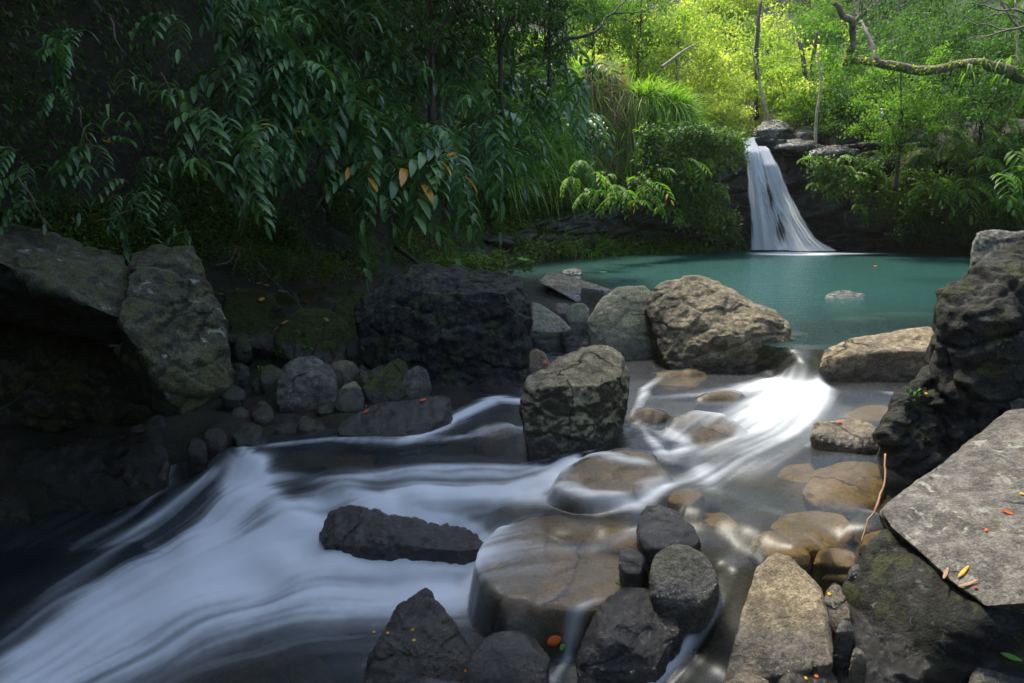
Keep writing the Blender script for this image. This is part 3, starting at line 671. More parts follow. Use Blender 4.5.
rock('rock', 'pale stone cut by the bottom edge left of the tapering tan boulder base', (745, 690, -.66), [(728, 684, 0), (735, 673, .06), (752, 671, .08), (768, 678, .05), (770, 690, 0)], 'tan', back=.1, rnd=.1)
rock('rock', 'dark red brown stone at the bottom edge under the thin pale stick', (800, 690, -.7), [(775, 685, 0), (785, 672, .08), (815, 664, .12), (835, 672, .1), (840, 690, 0)], 'wet', back=.15, rnd=.1)
rock('rock', 'smooth dark oval stone with a dry grey top, under the wet pyramid shaped rock', (690, 608, -.60),
     [(647, 572, .1), (652, 552, .2), (668, 541, .26), (690, 543, .27), (710, 556, .22), (722, 577, .12), (722, 592, .05), (705, 607, 0), (675, 607, 0), (655, 595, .02)], 'grey', back=.1, rnd=.2, chips=2, rough=.004, lump=.02)
rock('rock', 'wet pyramid shaped black rock perched above the smooth dark oval stone', (670, 548, -.42),
     [(638, 535, .1), (637, 515, .2), (646, 504, .28), (658, 503, .28), (680, 512, .2), (695, 528, .1), (702, 545, .02), (680, 550, 0), (650, 550, 0)], 'wetblack', back=.12, rnd=.04, chips=12, chip=.12)
rock('rock', 'wet glistening angular rock in the bottom foreground, right of the orange leaf', (630, 690, -.92),
     [(568, 672, .02), (580, 640, .15), (592, 605, .3), (605, 588, .4), (625, 583, .42), (650, 592, .4), (680, 600, .35), (687, 618, .25), (680, 645, .12), (660, 670, .02), (600, 695, 0), (572, 690, 0), (610, 630, .1)],
     'wetblack', back=.1, rnd=.02, chips=26, chip=.16, rough=.02, crack=.016)
rock('rock', 'round wet dark stone at the bottom edge, left of the orange leaf', (505, 700, -.96),
     [(462, 672, .05), (470, 645, .15), (490, 630, .22), (515, 627, .24), (540, 635, .2), (553, 655, .1), (548, 690, .0), (510, 700, 0), (470, 695, 0)], 'wetblack', back=.1, rnd=.2, chips=3, rough=.006, lump=.02)
rock('rock', 'pointed olive brown wet rock with yellow specks at the bottom, below the white water', (415, 690, -.96),
     [(360, 690, 0), (378, 640, .15), (392, 612, .28), (410, 594, .38), (424, 588, .4), (436, 600, .36), (452, 618, .3), (472, 640, .2), (478, 670, .08), (470, 700, 0)],
     'wet', back=.1, rnd=.03, chips=16, rough=.022, chip=.12, crack=.012)
rock('boulder', 'broad flat brown rock with water sliding over its top in the foreground', (560, 632, -.80),
     [(474, 568, .35), (480, 550, .5), (498, 530, .7), (530, 515, .85), (580, 512, .9), (630, 520, .85), (648, 545, .65), (645, 580, .35), (632, 602, .08), (600, 610, .02), (545, 606, .02), (495, 592, .1), (480, 605, .2), (505, 625, 0), (560, 634, 0), (620, 630, .0)],
     'brown', back=.1, rnd=.05, chips=0, chip=.04, lump=.012, rough=.006, water=-2)
rock('rock', 'long low dark wet rock splitting the white water left of the broad flat rock', (420, 550, -.66),
     [(315, 528, .15), (325, 513, .3), (342, 506, .36), (385, 514, .34), (430, 523, .33), (470, 530, .3), (505, 536, .25), (515, 541, .2), (500, 548, .1), (470, 552, .0), (420, 548, .0), (360, 545, .05), (325, 540, .1)],
     'wet', back=.15, lump=.07, rough=.035, chips=14, rnd=.025, crack=.02)
rock('rock', 'brown domed rock under sliding water, above the broad flat rock', (600, 500, -.42),
     [(553, 490, .1), (565, 470, .3), (590, 455, .5), (625, 448, .6), (660, 455, .55), (672, 475, .3), (650, 492, .1), (620, 498, 0), (575, 500, 0)], 'brown', back=.1, rnd=.1, chips=4, lump=.03, rough=.008, water=-2)
rock('rock', 'brown rounded rock awash in the centre below the spillway foam', (700, 452, -.40),
     [(663, 430, .25), (672, 416, .4), (695, 410, .45), (725, 415, .4), (748, 432, .25), (740, 448, .05), (715, 458, 0), (680, 448, .05)], 'brown', back=.1, rnd=.12, chips=3, rough=.006, water=-2)
rock('rock', 'small brown stone awash upstream of the rounded brown rock', (715, 406, -.33), [(693, 403, .05), (705, 393, .15), (730, 390, .2), (745, 395, .15), (735, 407, 0)], 'brown', back=.1, rnd=.12, water=-2)
rock('rock', 'flat brown stone awash between the squat block and the largest boulder', (680, 385, -.34), [(648, 382, .1), (655, 372, .25), (690, 368, .3), (712, 374, .25), (700, 386, 0), (665, 388, 0)], 'brown', back=.1, rnd=.12, water=-2)
rock('rock', 'brown stone awash right beside the squat block base', (645, 428, -.37), [(628, 420, .1), (636, 408, .2), (655, 405, .25), (668, 415, .15), (655, 428, 0), (635, 430, 0)], 'brown', back=.1, rnd=.12, water=-2)
rock('rock', 'brown stone in fast water left of the squat block', (495, 438, -.44), [(470, 432, .05), (482, 424, .15), (505, 422, .2), (520, 430, .1), (505, 440, 0), (480, 440, 0)], 'brown', back=.1, rnd=.12, water=-2)
rock('rock', 'small brown stone right of the wet pyramid shaped rock, under the current', (685, 500, -.42), [(665, 498, .05), (672, 490, .15), (690, 488, .18), (706, 496, .1), (695, 505, 0), (675, 505, 0)], 'brown', back=.1, rnd=.12, water=-2)
rock('rock', 'small wet stone left of the smooth dark oval stone', (630, 565, -.46), [(618, 560, .04), (620, 548, .12), (635, 545, .15), (646, 558, .06), (640, 572, 0), (624, 570, 0)], 'wet', back=.1, rnd=.1)
sub = [((800, 548, -.50), [(768, 525, .3), (780, 513, .45), (815, 509, .5), (845, 514, .42), (857, 528, .25), (850, 543, .1), (825, 552, 0), (790, 548, 0)], 'largest submerged brown stone in the clear shallow water at right'),
       ((780, 562, -.5), [(745, 545, .2), (752, 532, .35), (775, 530, .35), (805, 545, .2), (812, 558, .05), (780, 560, 0)], 'submerged stone on the near left side of the largest submerged stone'),
       ((835, 566, -.5), [(812, 562, .05), (818, 550, .2), (840, 547, .22), (860, 555, .12), (858, 568, 0)], 'submerged stone between the largest submerged stone and the lichen boulder'),
       ((850, 505, -.48), [(800, 490, .2), (810, 470, .5), (840, 460, .6), (880, 458, .6), (890, 480, .4), (885, 505, .1), (850, 510, 0), (815, 505, 0)], 'broad submerged ledge stone upstream of the largest submerged stone'),
       ((845, 580, -.55), [(822, 578, .05), (830, 567, .15), (855, 566, .15), (868, 575, .05), (860, 584, 0)], 'thin submerged slab nearest to the tapering tan boulder top'),
       ((870, 425, -.42), [(840, 415, .3), (860, 405, .5), (890, 405, .5), (900, 420, .2), (880, 428, 0)], 'submerged brown stone just behind the speckled tan topped rock'),
       ((880, 560, -.5), [(858, 550, .1), (862, 535, .25), (885, 528, .3), (905, 540, .2), (900, 560, 0)], 'submerged stone beside the left edge of the lichen boulder'),
       ((600, 445, -.46), [(575, 440, .05), (590, 430, .15), (620, 430, .15), (640, 440, .05), (610, 448, 0)], 'submerged brown stone at the downstream foot of the squat block'),
       ((250, 700, -1.05), [(150, 690, .1), (180, 660, .3), (230, 645, .4), (290, 645, .4), (330, 660, .3), (345, 690, .1), (250, 700, 0)], 'broad brown stone under the water at the bottom left'),
       ((800, 480, -.5), [(770, 480, .1), (785, 465, .3), (810, 462, .3), (822, 478, .1), (800, 488, 0)], 'dim submerged stone under blue water in the right shallows'),
       ((330, 470, -.62), [(270, 470, .1), (290, 452, .35), (340, 448, .4), (380, 455, .3), (370, 475, .05), (310, 480, 0)], 'dark stone below the surface in the upper left run'),
       ((700, 530, -.55), [(670, 525, .1), (690, 512, .3), (725, 512, .3), (745, 528, .1), (710, 538, 0)], 'dim submerged stone in the current right of the pyramid shaped rock')]
for ref, pts, lb in sub:
    rock('submerged_stone', lb, ref, pts, 'brown', back=.1, rnd=.1, chips=6, cat='stone', rough=.008, lump=.03, water=-2, group='stones under the stream water')
# pool stones
rock('rock', 'dark stone breaking the surface of the pool left of the tall craggy boulder', (845, 299, 0), [(822, 298, .05), (832, 292, .3), (850, 290, .35), (863, 293, .3), (868, 298, .05), (845, 300, 0)], 'mossy', back=.15, rnd=.08, rough=.03)
for i, (x, y, w, lb) in enumerate([(905, 316, 80, 'long brown shelf stone just under the pool surface'), (860, 321, 60, 'narrow brown stone under the pool surface, nearer than the dark breaking stone'), (800, 298, 70, 'sunken stone left of the dark stone breaking the pool surface'), (930, 338, 30, 'small sunken stone beside the tall craggy boulder'), (620, 292, 60, 'sunken stone behind the smooth pale boulder'), (790, 335, 40, 'sunken brown stone just upstream of the spillway')]):
    rock('submerged_stone', lb, (x, y, -.12), [(x - w * .5, y - 1, .05), (x - w * .3, y - 4, .35), (x + w * .2, y - 5, .4), (x + w * .5, y - 2, .1), (x, y, 0)], 'brown', back=.15, rnd=.12, chips=4, water=-3, cat='stone', group='stones under the pool water')

# ------------------------------------------------------------------ water
FO = [  # foam
    [(440, 600, 20, .5), (380, 600, 26, .35), (300, 600, 30, .25), (200, 630, 34, .2), (120, 690, 34, .2)],
    [(470, 575, 40, .3), (380, 580, 50, .4), (280, 590, 50, .4), (180, 620, 50, .4), (80, 670, 50, .4)], [(330, 500, 22, .25), (270, 520, 26, .3), (200, 560, 30, .35), (120, 590, 30, .3)], [(520, 480, 20, .3), (450, 478, 22, .3), (380, 480, 18, .2)], [(800, 420, 34, .22), (740, 450, 30, .2)],
    [(300, 520, 10, .35), (270, 500, 10, .5), (255, 480, 8, .5)], [(150, 600, 26, .4), (80, 640, 26, .4), (20, 690, 28, .35)],
    [(640, 470, 8, .4), (600, 462, 8, .35), (575, 462, 6, .5)], [(740, 470, 14, .25), (690, 480, 12, .3), (650, 490, 9, .35)], [(760, 420, 30, .25), (700, 430, 14, .25), (660, 440, 10, .2)],  # strokes: (px, py, half width px, strength)
    [(470, 560, 16, .35), (430, 548, 22, .8), (370, 543, 24, 1), (300, 550, 26, 1), (240, 562, 26, .95), (185, 580, 28, .8), (125, 605, 30, .7), (70, 640, 30, .6), (10, 690, 32, .5)],
    [(243, 447, 5, .4), (250, 470, 12, .9), (246, 500, 17, 1), (222, 530, 20, .95), (170, 560, 20, .7), (100, 600, 20, .5), (40, 650, 22, .45)],
    [(205, 478, 7, .35), (170, 510, 8, .35), (120, 545, 9, .3), (60, 590, 12, .2), (10, 640, 12, .15)],
    [(170, 470, 5, .3), (158, 490, 6, .4), (130, 515, 6, .25), (80, 545, 8, .12)],
    [(575, 458, 5, .4), (560, 472, 10, .95), (540, 486, 11, 1), (505, 495, 11, .8), (455, 495, 11, .6), (420, 492, 12, .9), (385, 500, 10, .9), (350, 498, 10, .3), (320, 515, 9, .25), (280, 530, 10, .3)],
    [(520, 430, 6, .25), (470, 437, 6, .35), (400, 442, 6, .3), (330, 440, 5, .3), (270, 446, 5, .35)],
    [(520, 402, 7, .7), (495, 400, 7, .8), (470, 412, 8, .65), (440, 428, 8, .5), (410, 440, 7, .35)],
    [(535, 470, 8, .35), (480, 470, 7, .25), (420, 470, 7, .25), (360, 478, 7, .2), (300, 480, 8, .2), (260, 480, 8, .3)],
    [(812, 350, 4, .2), (808, 362, 5, .35), (798, 374, 6, .45), (790, 390, 18, .75), (778, 404, 24, .68), (762, 420, 22, .42), (740, 440, 18, .28), (705, 452, 12, .35), (660, 455, 8, .25)],
    [(808, 352, 3, .15), (820, 376, 6, .5), (815, 390, 14, .7), (810, 405, 18, .45), (800, 425, 20, .3), (770, 460, 20, .2)],
    [(790, 352, 4, .15), (788, 370, 5, .5), (770, 384, 12, .8), (740, 390, 12, .45), (700, 395, 10, .3), (660, 398, 8, .2)],
    [(660, 378, 5, .25), (645, 390, 5, .5), (640, 405, 5, .4), (630, 420, 5, .25)],
    [(650, 430, 6, .2), (690, 445, 6, .45), (670, 460, 7, .4), (650, 440, 5, .3), (640, 425, 5, .3), (600, 440, 6, .25), (590, 450, 5, .3)],
    [(700, 470, 10, .3), (720, 500, 14, .15), (740, 530, 14, .12), (725, 575, 12, .18), (712, 610, 10, .3), (690, 640, 9, .5), (670, 665, 9, .55), (650, 690, 9, .5)],
    [(665, 490, 7, .4), (640, 507, 9, .55), (600, 508, 9, .45), (560, 502, 8, .45), (520, 500, 7, .3)],
    [(640, 530, 8, .35), (600, 545, 9, .2), (560, 560, 9, .12)],
    [(500, 548, 5, .3), (482, 565, 6, .5), (472, 585, 8, .75), (462, 600, 12, .6), (430, 590, 18, .45), (395, 580, 20, .3)],
    [(880, 392, 5, .15), (910, 396, 6, .45), (935, 394, 5, .4)],
    [(600, 640, 4, .2), (570, 655, 6, .3), (555, 680, 6, .25)],
    [(860, 410, 8, .06), (840, 440, 8, .05), (860, 470, 10, .05), (820, 500, 10, .04), (780, 520, 10, .05), (760, 545, 9, .05)],
]
STEP = .0095
wx = np.arange(-4.6, 4.9, STEP); wy = np.arange(2.0, 8.4, STEP)
WX, WY = np.meshgrid(wx, wy)
WZ = level(WX, WY)
foam = np.zeros(WX.shape); FU = np.full(WX.shape, -.02); FV = np.full(WX.shape, -.04); FW = np.full(WX.shape, .05)
for st in FO:
    pts = []
    for i in range(len(st) - 1):
        for t in np.linspace(0, 1, 7)[:-1 if i < len(st) - 2 else None]:
            pts.append([st[i][j] * (1 - t) + st[i + 1][j] * t for j in range(4)])
    wp = np.array([onwater(a[0], a[1]) for a in pts]); hw = np.array([a[2] for a in pts]); sr = np.array([a[3] for a in pts])
    wr = np.array([np.hypot(q[1], 0) * h / FPX * 1.12 for q, h in zip(wp, hw)])
    tan = np.gradient(wp, axis=0)[:, :2]; tan /= np.linalg.norm(tan, axis=1)[:, None] + 1e-9
    loc = np.zeros(WX.shape)
    for q, r, s_, t_ in zip(wp, wr, sr, tan):
        j0, j1 = np.searchsorted(wx, [q[0] - 5 * r - .3, q[0] + 5 * r + .3]); i0, i1 = np.searchsorted(wy, [q[1] - 5 * r - .3, q[1] + 5 * r + .3])
        if j1 <= j0 or i1 <= i0: continue
        dx = WX[i0:i1, j0:j1] - q[0]; dy = WY[i0:i1, j0:j1] - q[1]
        al = dx * t_[0] + dy * t_[1]; ac = -dx * t_[1] + dy * t_[0]
        d2 = (al / (r * 1.9)) ** 2 + (ac / (r * 1.15)) ** 2
        G = np.exp(-d2)
        loc[i0:i1, j0:j1] = np.maximum(loc[i0:i1, j0:j1], s_ * G)
        w = np.exp(-(dx * dx + dy * dy) / (2 * (r + .12) ** 2))
        FU[i0:i1, j0:j1] += w * t_[0]; FV[i0:i1, j0:j1] += w * t_[1]; FW[i0:i1, j0:j1] += w
    foam = 1 - (1 - foam) * (1 - np.clip(loc, 0, 1))
nrm = np.hypot(FU, FV) + 1e-9; FU /= nrm; FV /= nrm
def blur(a, r):
    for ax in (0, 1):
        c = np.cumsum(np.pad(a, [(r + 1, r) if i == ax else (0, 0) for i in range(2)], mode='edge'), axis=ax)
        n = a.shape[ax]
        a = (np.take(c, np.arange(2 * r + 1, n + 2 * r + 1), axis=ax) - np.take(c, np.arange(n), axis=ax)) / (2 * r + 1)
    return a
def lic(seed, r, K):
    nz = np.random.default_rng(seed).random(WX.shape)
    nz = blur(nz, r) if r else nz
    nz = (nz - nz.mean()) / nz.std()
    acc = nz.copy()
    for sgn in (1, -1):
        fi = np.arange(WX.shape[0])[:, None] + np.zeros(WX.shape); fj = np.arange(WX.shape[1])[None] + np.zeros(WX.shape)
        for _ in range(K):
            a = np.clip(fi.astype(int), 0, WX.shape[0] - 1); b = np.clip(fj.astype(int), 0, WX.shape[1] - 1)
            fi = fi + sgn * FV[a, b]; fj = fj + sgn * FU[a, b]
            a = np.clip(fi.astype(int), 0, WX.shape[0] - 1); b = np.clip(fj.astype(int), 0, WX.shape[1] - 1)
            acc += nz[a, b]
    acc = (acc - acc.mean()) / acc.std()
    return acc
S1 = lic(1, 0, 45); S2 = lic(2, 3, 70); S3 = lic(3, 13, 80)
streak = blur(.45 * S1, 1) * 1.3 + .7 * S2 + .75 * S3
st01 = 1 / (1 + np.exp(-1.3 * streak))
foam = np.where(WX < .2, foam, np.clip((foam - .07) / .9, 0, 1)) * np.clip((lip_y(WX) - WY - .20) / .28, .10, 1)
foam = 1 - (1 - foam) * (1 - .045 * np.clip(1.2 - WX, 0, 1))
fm = foam * (.42 + .95 * st01)
fm = fm + (foam * 1.0 - fm) * .55 * np.clip((foam - .45) / .5, 0, 1)
fm = np.clip(fm * 1.15, 0, 1)
fm = blur(fm, 1)
WZ = blur(blur(WZ, 5), 4)
DR = np.full(WX.shape, -9.)
for co_ in DRAPE:
    j = ((co_[:, 0] - wx[0]) / STEP).round().astype(int); i = ((co_[:, 1] - wy[0]) / STEP).round().astype(int)
    m = (i >= 0) & (i < WX.shape[0]) & (j >= 0) & (j < WX.shape[1]); np.maximum.at(DR, (i[m], j[m]), co_[m, 2])
for _ in range(3):
    D2 = DR.copy()
    D2[1:] = np.maximum(D2[1:], DR[:-1]); D2[:-1] = np.maximum(D2[:-1], DR[1:]); D2[:, 1:] = np.maximum(D2[:, 1:], DR[:, :-1]); D2[:, :-1] = np.maximum(D2[:, :-1], DR[:, 1:]); DR = D2
over = np.clip(DR + .006 - WZ, 0, .5)
over = blur(np.where(DR > -5, over, 0), 2)
WZ = WZ + over
RKM = np.zeros(WX.shape)
for co_ in ALLR:
    j = ((co_[:, 0] - wx[0]) / STEP).round().astype(int); i = ((co_[:, 1] - wy[0]) / STEP).round().astype(int)
    m = (i >= 0) & (i < WX.shape[0]) & (j >= 0) & (j < WX.shape[1]); i = i[m]; j = j[m]; z_ = co_[m, 2]; t_ = z_ > WZ[i, j] - .01; RKM[i[t_], j[t_]] = 1
RKM = (blur(RKM, 1) > .2).astype(float)
collar = np.clip(blur(RKM, 3) * 2.2, 0, 1) * np.clip(blur(foam, 14) * 2.2, 0, 1)
fm = np.clip(fm + collar * .38 * (.4 + st01), 0, 1)
fm = np.clip(fm + np.clip(blur(over, 2) * 9, 0, 1) * .14 * st01 * np.clip(.4 + blur(foam, 10) * 3, 0, 1), 0, 1)
WZ2 = WZ + .008 * blur(S2, 3) * np.clip(foam * 1.5, 0, 1) + .012 * blur(S3, 5) * np.clip(foam, 0, 1) + .03 * foam
keep = (WY < lip_y(WX) - .0)
edge = np.clip((lip_y(WX) - WY) / .10, 0, 1)
WZ2 = np.where(WX > 2.4, WZ2 * edge + 0.0 * (1 - edge), WZ2)
gnd = ground_h(WX[::4, ::4], WY[::4, ::4])
F = grid_faces(len(wx), len(wy)); kv = keep.ravel()
F = F[kv[F].all(1)]
used = np.zeros(WX.size, bool); used[F.ravel()] = True; remap = np.cumsum(used) - 1
VW = np.stack([WX, WY, WZ2], -1).reshape(-1, 3)[used]
dpt = np.clip((-np.hypot((WX + .9) / 1.9, (WY - 3.4) / 1.0) + 1.6), 0, 1)      # deeper, murkier plunge pool at the near left
murk = np.clip(.12 + .75 * np.clip((3.4 - WX * 1.0 - 2.4 + (-WZ - .5) * 4) / 3.0, 0, 1) + .1 * blur(S3, 3), .08, .85)
murk = murk * np.where(WX > .6, .25, .6) * (1 - .8 * np.clip(blur(over, 3) * 20, 0, 1))
M_attr = {'foam': fm.ravel()[used], 'murk': murk.ravel()[used], 'streak': st01.ravel()[used]}

def water_mat(name, murkc, foamc, rough, tint, ripple=None):
    k = NT(name)
    fo = k.n('ShaderNodeAttribute', attribute_name='foam').outputs['Fac']; mu = k.n('ShaderNodeAttribute', attribute_name='murk').outputs['Fac']
    stt = k.n('ShaderNodeAttribute', attribute_name='streak').outputs['Fac']
    geo = k.n('ShaderNodeNewGeometry')
    if ripple: nb = ripple(k, geo)
    else: nb = k.bump(stt, .14, .015)
    tr = k.n('ShaderNodeBsdfTransparent'); k.set(tr.inputs[0], tint)
    md = k.n('ShaderNodeBsdfDiffuse'); k.set(md.inputs[0], murkc)
    fd = k.n('ShaderNodeBsdfDiffuse'); k.set(fd.inputs[0], foamc)
    ft = k.n('ShaderNodeBsdfTranslucent'); k.set(ft.inputs[0], foamc)
    foamsh = k.mixsh(.3, fd.outputs[0], ft.outputs[0])
    body = k.mixsh(mu, tr.outputs[0], md.outputs[0])
    gl = k.n('ShaderNodeBsdfGlossy'); k.set(gl.inputs['Roughness'], rough); k.set(gl.inputs['Normal'], nb); k.set(gl.inputs[0], (.9, .95, 1))
    fr = k.n('ShaderNodeFresnel'); fr.inputs[0].default_value = 1.33; k.set(fr.inputs['Normal'], nb)
    surf = k.mixsh(k.math('MULTIPLY', fr.outputs[0], .8, None, True), body, gl.outputs[0])
    return k.done(k.mixsh(k.ramp(fo, 0.0, .82), surf, foamsh))
M['stream'] = water_mat('stream_water', (.010, .020, .026), (.82, .86, .90), .36, (.90, .86, .72))
sw = link('stream_water', mesh_np('stream_water', VW, remap[F], M['stream'], True, M_attr))
tag(sw, kind='structure')

# pool
px_ = axis([(-6, 4.5, .05), (4.5, 16, .12)]); py_ = axis([(6.6, 10, .05), (10, 19.6, .1)])
PX, PY = np.meshgrid(px_, py_)
gp = ground_h(PX, PY)
ly = lip_y(PX)
depth = np.clip(0 - gp, 0, 3)
mk = np.clip(1 - np.exp(-depth * 1.35), 0, .985)
mk = np.where(depth < .3, mk * .9, mk)
pfoam = np.clip(1.15 - np.hypot((PX - 7.4) / 1.45, (PY - 17.5) / .6), 0, 1) + np.clip(.8 - np.hypot((PX - 8.8) / 1.3, (PY - 17.5) / .3), 0, 1) * .8
pfoam = np.clip(pfoam, 0, 1)
lipf = np.clip(1 - np.hypot((PX - 3.0) / .35, (PY - 6.9) / .3), 0, 1) * .12
pfoam = np.maximum(pfoam, lipf)
F = grid_faces(len(px_), len(py_)); kv = (PY >= ly - .06).ravel(); F = F[kv[F].all(1)]
used = np.zeros(PX.size, bool); used[F.ravel()] = True; remap = np.cumsum(used) - 1
PV = np.stack([PX, PY, np.zeros(PX.shape)], -1).reshape(-1, 3)[used]
def pool_ripple(k, geo):
    a = k.noise(k.mapv(geo.outputs['Position'], (1.1, 5.5, 1)), 1.6, 4, .6)
    b = k.noise(k.mapv(geo.outputs['Position'], (1.0, 4.0, 1)), 7, 3, .6)
    return k.bump(b, .25, .02, k.bump(a, .5, .05))
M['pool'] = water_mat('pool_water', (.006, .066, .052), (.80, .84, .88), .20, (.72, .82, .76), pool_ripple)
pw = link('pool_water', mesh_np('pool_water', PV, remap[F], M['pool'], True, {'foam': pfoam.ravel()[used], 'murk': mk.ravel()[used], 'streak': np.zeros(used.sum())}))
tag(pw, kind='structure')

# ------------------------------------------------------------------ cliffs beside and under the fall
def cliff_ribbon(name, line, z0, ztop, seed, out=0.5, lean=None, nx=260, nz=110):
    L = np.array(line, float); ar = np.concatenate([[0], np.cumsum(np.hypot(*np.diff(L, axis=0).T))])
    s = np.linspace(0, ar[-1], nx); X = np.interp(s, ar, L[:, 0]); Y = np.interp(s, ar, L[:, 1])
    T = np.interp(s, ar, ztop)
    tx = np.gradient(X); ty = np.gradient(Y); l = np.hypot(tx, ty); nxv = ty / l; nyv = -tx / l      # towards the basin (right of the line)
    t = np.linspace(0, 1.25, nz)[:, None]
    Zf = z0 + np.minimum(t, 1) * (T - z0)[None]
    back = np.clip(t - 1, 0, 1) * 9.0 + np.clip(t, 0, 1) ** 2 * .35
    under = -.35 * np.exp(-((t - .16) / .16) ** 2)
    PXv = X[None] - nxv * back + nxv * under; PYv = Y[None] - nyv * back + nyv * under
    P = np.stack([PXv, PYv, Zf + 0 * PXv], -1).reshape(-1, 3)
    q = P * np.array([1, 1, 1.0])
    f1, f2, idv = cells(q * np.array([.9, .9, 1.7]) + .3 * fbm(q * .9, 3, seed)[:, None], seed)
    g1, g2, idw = cells(q * np.array([2.6, 2.6, 4.5]), seed + 3)
    d = out * ((idv - .5) * .8 - .5 * np.clip(1 - (f2 - f1) / .12, 0, 1) + .22 * (idw - .5) - .15 * np.clip(1 - (g2 - g1) / .15, 0, 1)) + .08 * fbm(q * 4, 4, seed + 7)
    tt = np.clip(np.repeat(t[:, 0], nx), 0, 1.25)
    w = np.where(tt > 1, .35, 1)
    N = np.stack([np.tile(nxv, nz), np.tile(nyv, nz), np.full(nx * nz, .25)], 1)
    P = P + N * (d * w)[:, None]; P[:, 2] += np.where(tt > 1, .15 * d, 0)
    o = link(name, mesh_np(name, P, grid_faces(nx, nz), M['cliff'], True))
    o['waterline'] = 0.0
    return tag(o, kind='structure')
cliff_ribbon('cliff', [(-.1, 14.7), (1.2, 16.3), (3.0, 17.6), (5.0, 18.15), (6.0, 18.45), (6.6, 18.75), (8.4, 18.9), (8.9, 18.45), (10.4, 17.9), (11.6, 17.2), (13.6, 16.0), (15, 14.5), (17, 10)],
             -.6, [.5, .9, 1.2, 2.6, 2.95, 2.93, 2.78, 2.8, 2.75, 2.7, 2.9, 2.9, 2.5], 5, out=.45)

# ------------------------------------------------------------------ waterfall
k = NT('falling_water')
uvn = k.n('ShaderNodeUVMap'); uv = uvn.outputs[0]
n1 = k.noise(k.mapv(uv, (7, .8, 1)), 1.7, 6, .68, .5); n2 = k.noise(k.mapv(uv, (34, .9, 1)), 1.5, 3, .6)
at = k.n('ShaderNodeAttribute', attribute_name='dens').outputs['Fac']
al = k.math('ADD', at, k.math('MULTIPLY', k.math('SUBTRACT', n1, .5), 1.9)); al = k.math('ADD', al, k.math('MULTIPLY', k.math('SUBTRACT', n2, .5), .7))
al = k.ramp(al, -.22, .5)
fd = k.n('ShaderNodeBsdfDiffuse'); fd.inputs[0].default_value = (.90, .92, .95, 1); ft = k.n('ShaderNodeBsdfTranslucent'); ft.inputs[0].default_value = (.90, .92, .95, 1)
tr = k.n('ShaderNodeBsdfTransparent')
M['fall'] = k.done(k.mixsh(al, tr.outputs[0], k.mixsh(.6, fd.outputs[0], ft.outputs[0])))
fall = empty('waterfall', (7.0, 18.3, 0), 'white silky two strand waterfall pouring off the dark cliff into the pool', 'waterfall')
def strand(rows, seed, parent, bulge=.10):
    """rows: (left px, right px, py, y, density)"""
    R_ = np.array(rows, float); t = np.linspace(0, len(R_) - 1, 60); R_ = np.stack([np.interp(t, np.arange(len(rows)), R_[:, c]) for c in range(5)], 1)
    nu = 40; vs = []; dn = []; uvs = []
    for i, (a, b, py, y, de) in enumerate(R_):
        for j in range(nu):
            u = j / (nu - 1); x = a + (b - a) * u
            p = np.array(V(x, py, y=y - bulge * 4 * u * (1 - u)))
            vs.append(p); dn.append(de * min(1, 4.5 * u * (1 - u) + .02) - .9 * (1 - min(1, 7 * u * (1 - u)))); uvs.append((u + seed * 3.3, i / 60 * 2 + seed)); dn[-1] += .28 * math.sin(i * .33 + 1.1 * math.sin(u * 7 + seed)) * min(1, i / 20)
    vs = np.array(vs); vs[:, 0] += .03 * fbm(np.stack([np.array(uvs)[:, 0] * 5, np.array(uvs)[:, 1] * 5, np.zeros(len(vs))], 1), 2, seed); vs[:, 1] += .09 * fbm(np.stack([np.array(uvs)[:, 0] * 9, np.array(uvs)[:, 1] * .8, np.zeros(len(vs))], 1), 3, seed)
    F = grid_faces(nu, 60)
    me = mesh_np('strand', vs - np.array([7.0, 18.3, 0]), F, M['fall'], True, {'dens': dn})
    ul = me.uv_layers.new(name='UVMap'); li = np.empty(len(me.loops), np.int32); me.loops.foreach_get('vertex_index', li)
    ul.data.foreach_set('uv', np.array(uvs, np.float32)[li].ravel())
    return link('strand', me, parent)
strand([(737, 758, 137, 19.0, .9), (740, 758, 141, 18.7, 1.0), (743, 763, 152, 18.3, 1.0), (745, 767, 175, 18.15, .85), (747, 771, 200, 18.0, .85), (749, 776, 225, 17.9, .9), (749, 786, 250, 17.85, 1.)], 1, fall)
strand([(756, 768, 146, 18.9, .8), (757, 772, 150, 18.6, .95), (762, 780, 165, 18.2, 1.0), (768, 791, 190, 18.05, 1.0), (777, 802, 215, 17.95, 1.1), (786, 818, 238, 17.85, 1.2), (786, 840, 251, 17.8, 1.2)], 2, fall)
strand([(742, 755, 140, 18.75, .5), (746, 762, 165, 18.35, .2), (757, 775, 190, 18.1, .15), (763, 790, 215, 17.95, .05), (770, 806, 250, 17.85, .6)], 3, fall, .16)
rock('boulder', 'small dark round rock in the mist at the foot of the waterfall', (779, 251, 0), [(770, 250, 0), (771, 243, .1), (779, 239, .15), (786, 243, .1), (787, 250, 0)], 'wetblack', back=.2, rnd=.2)

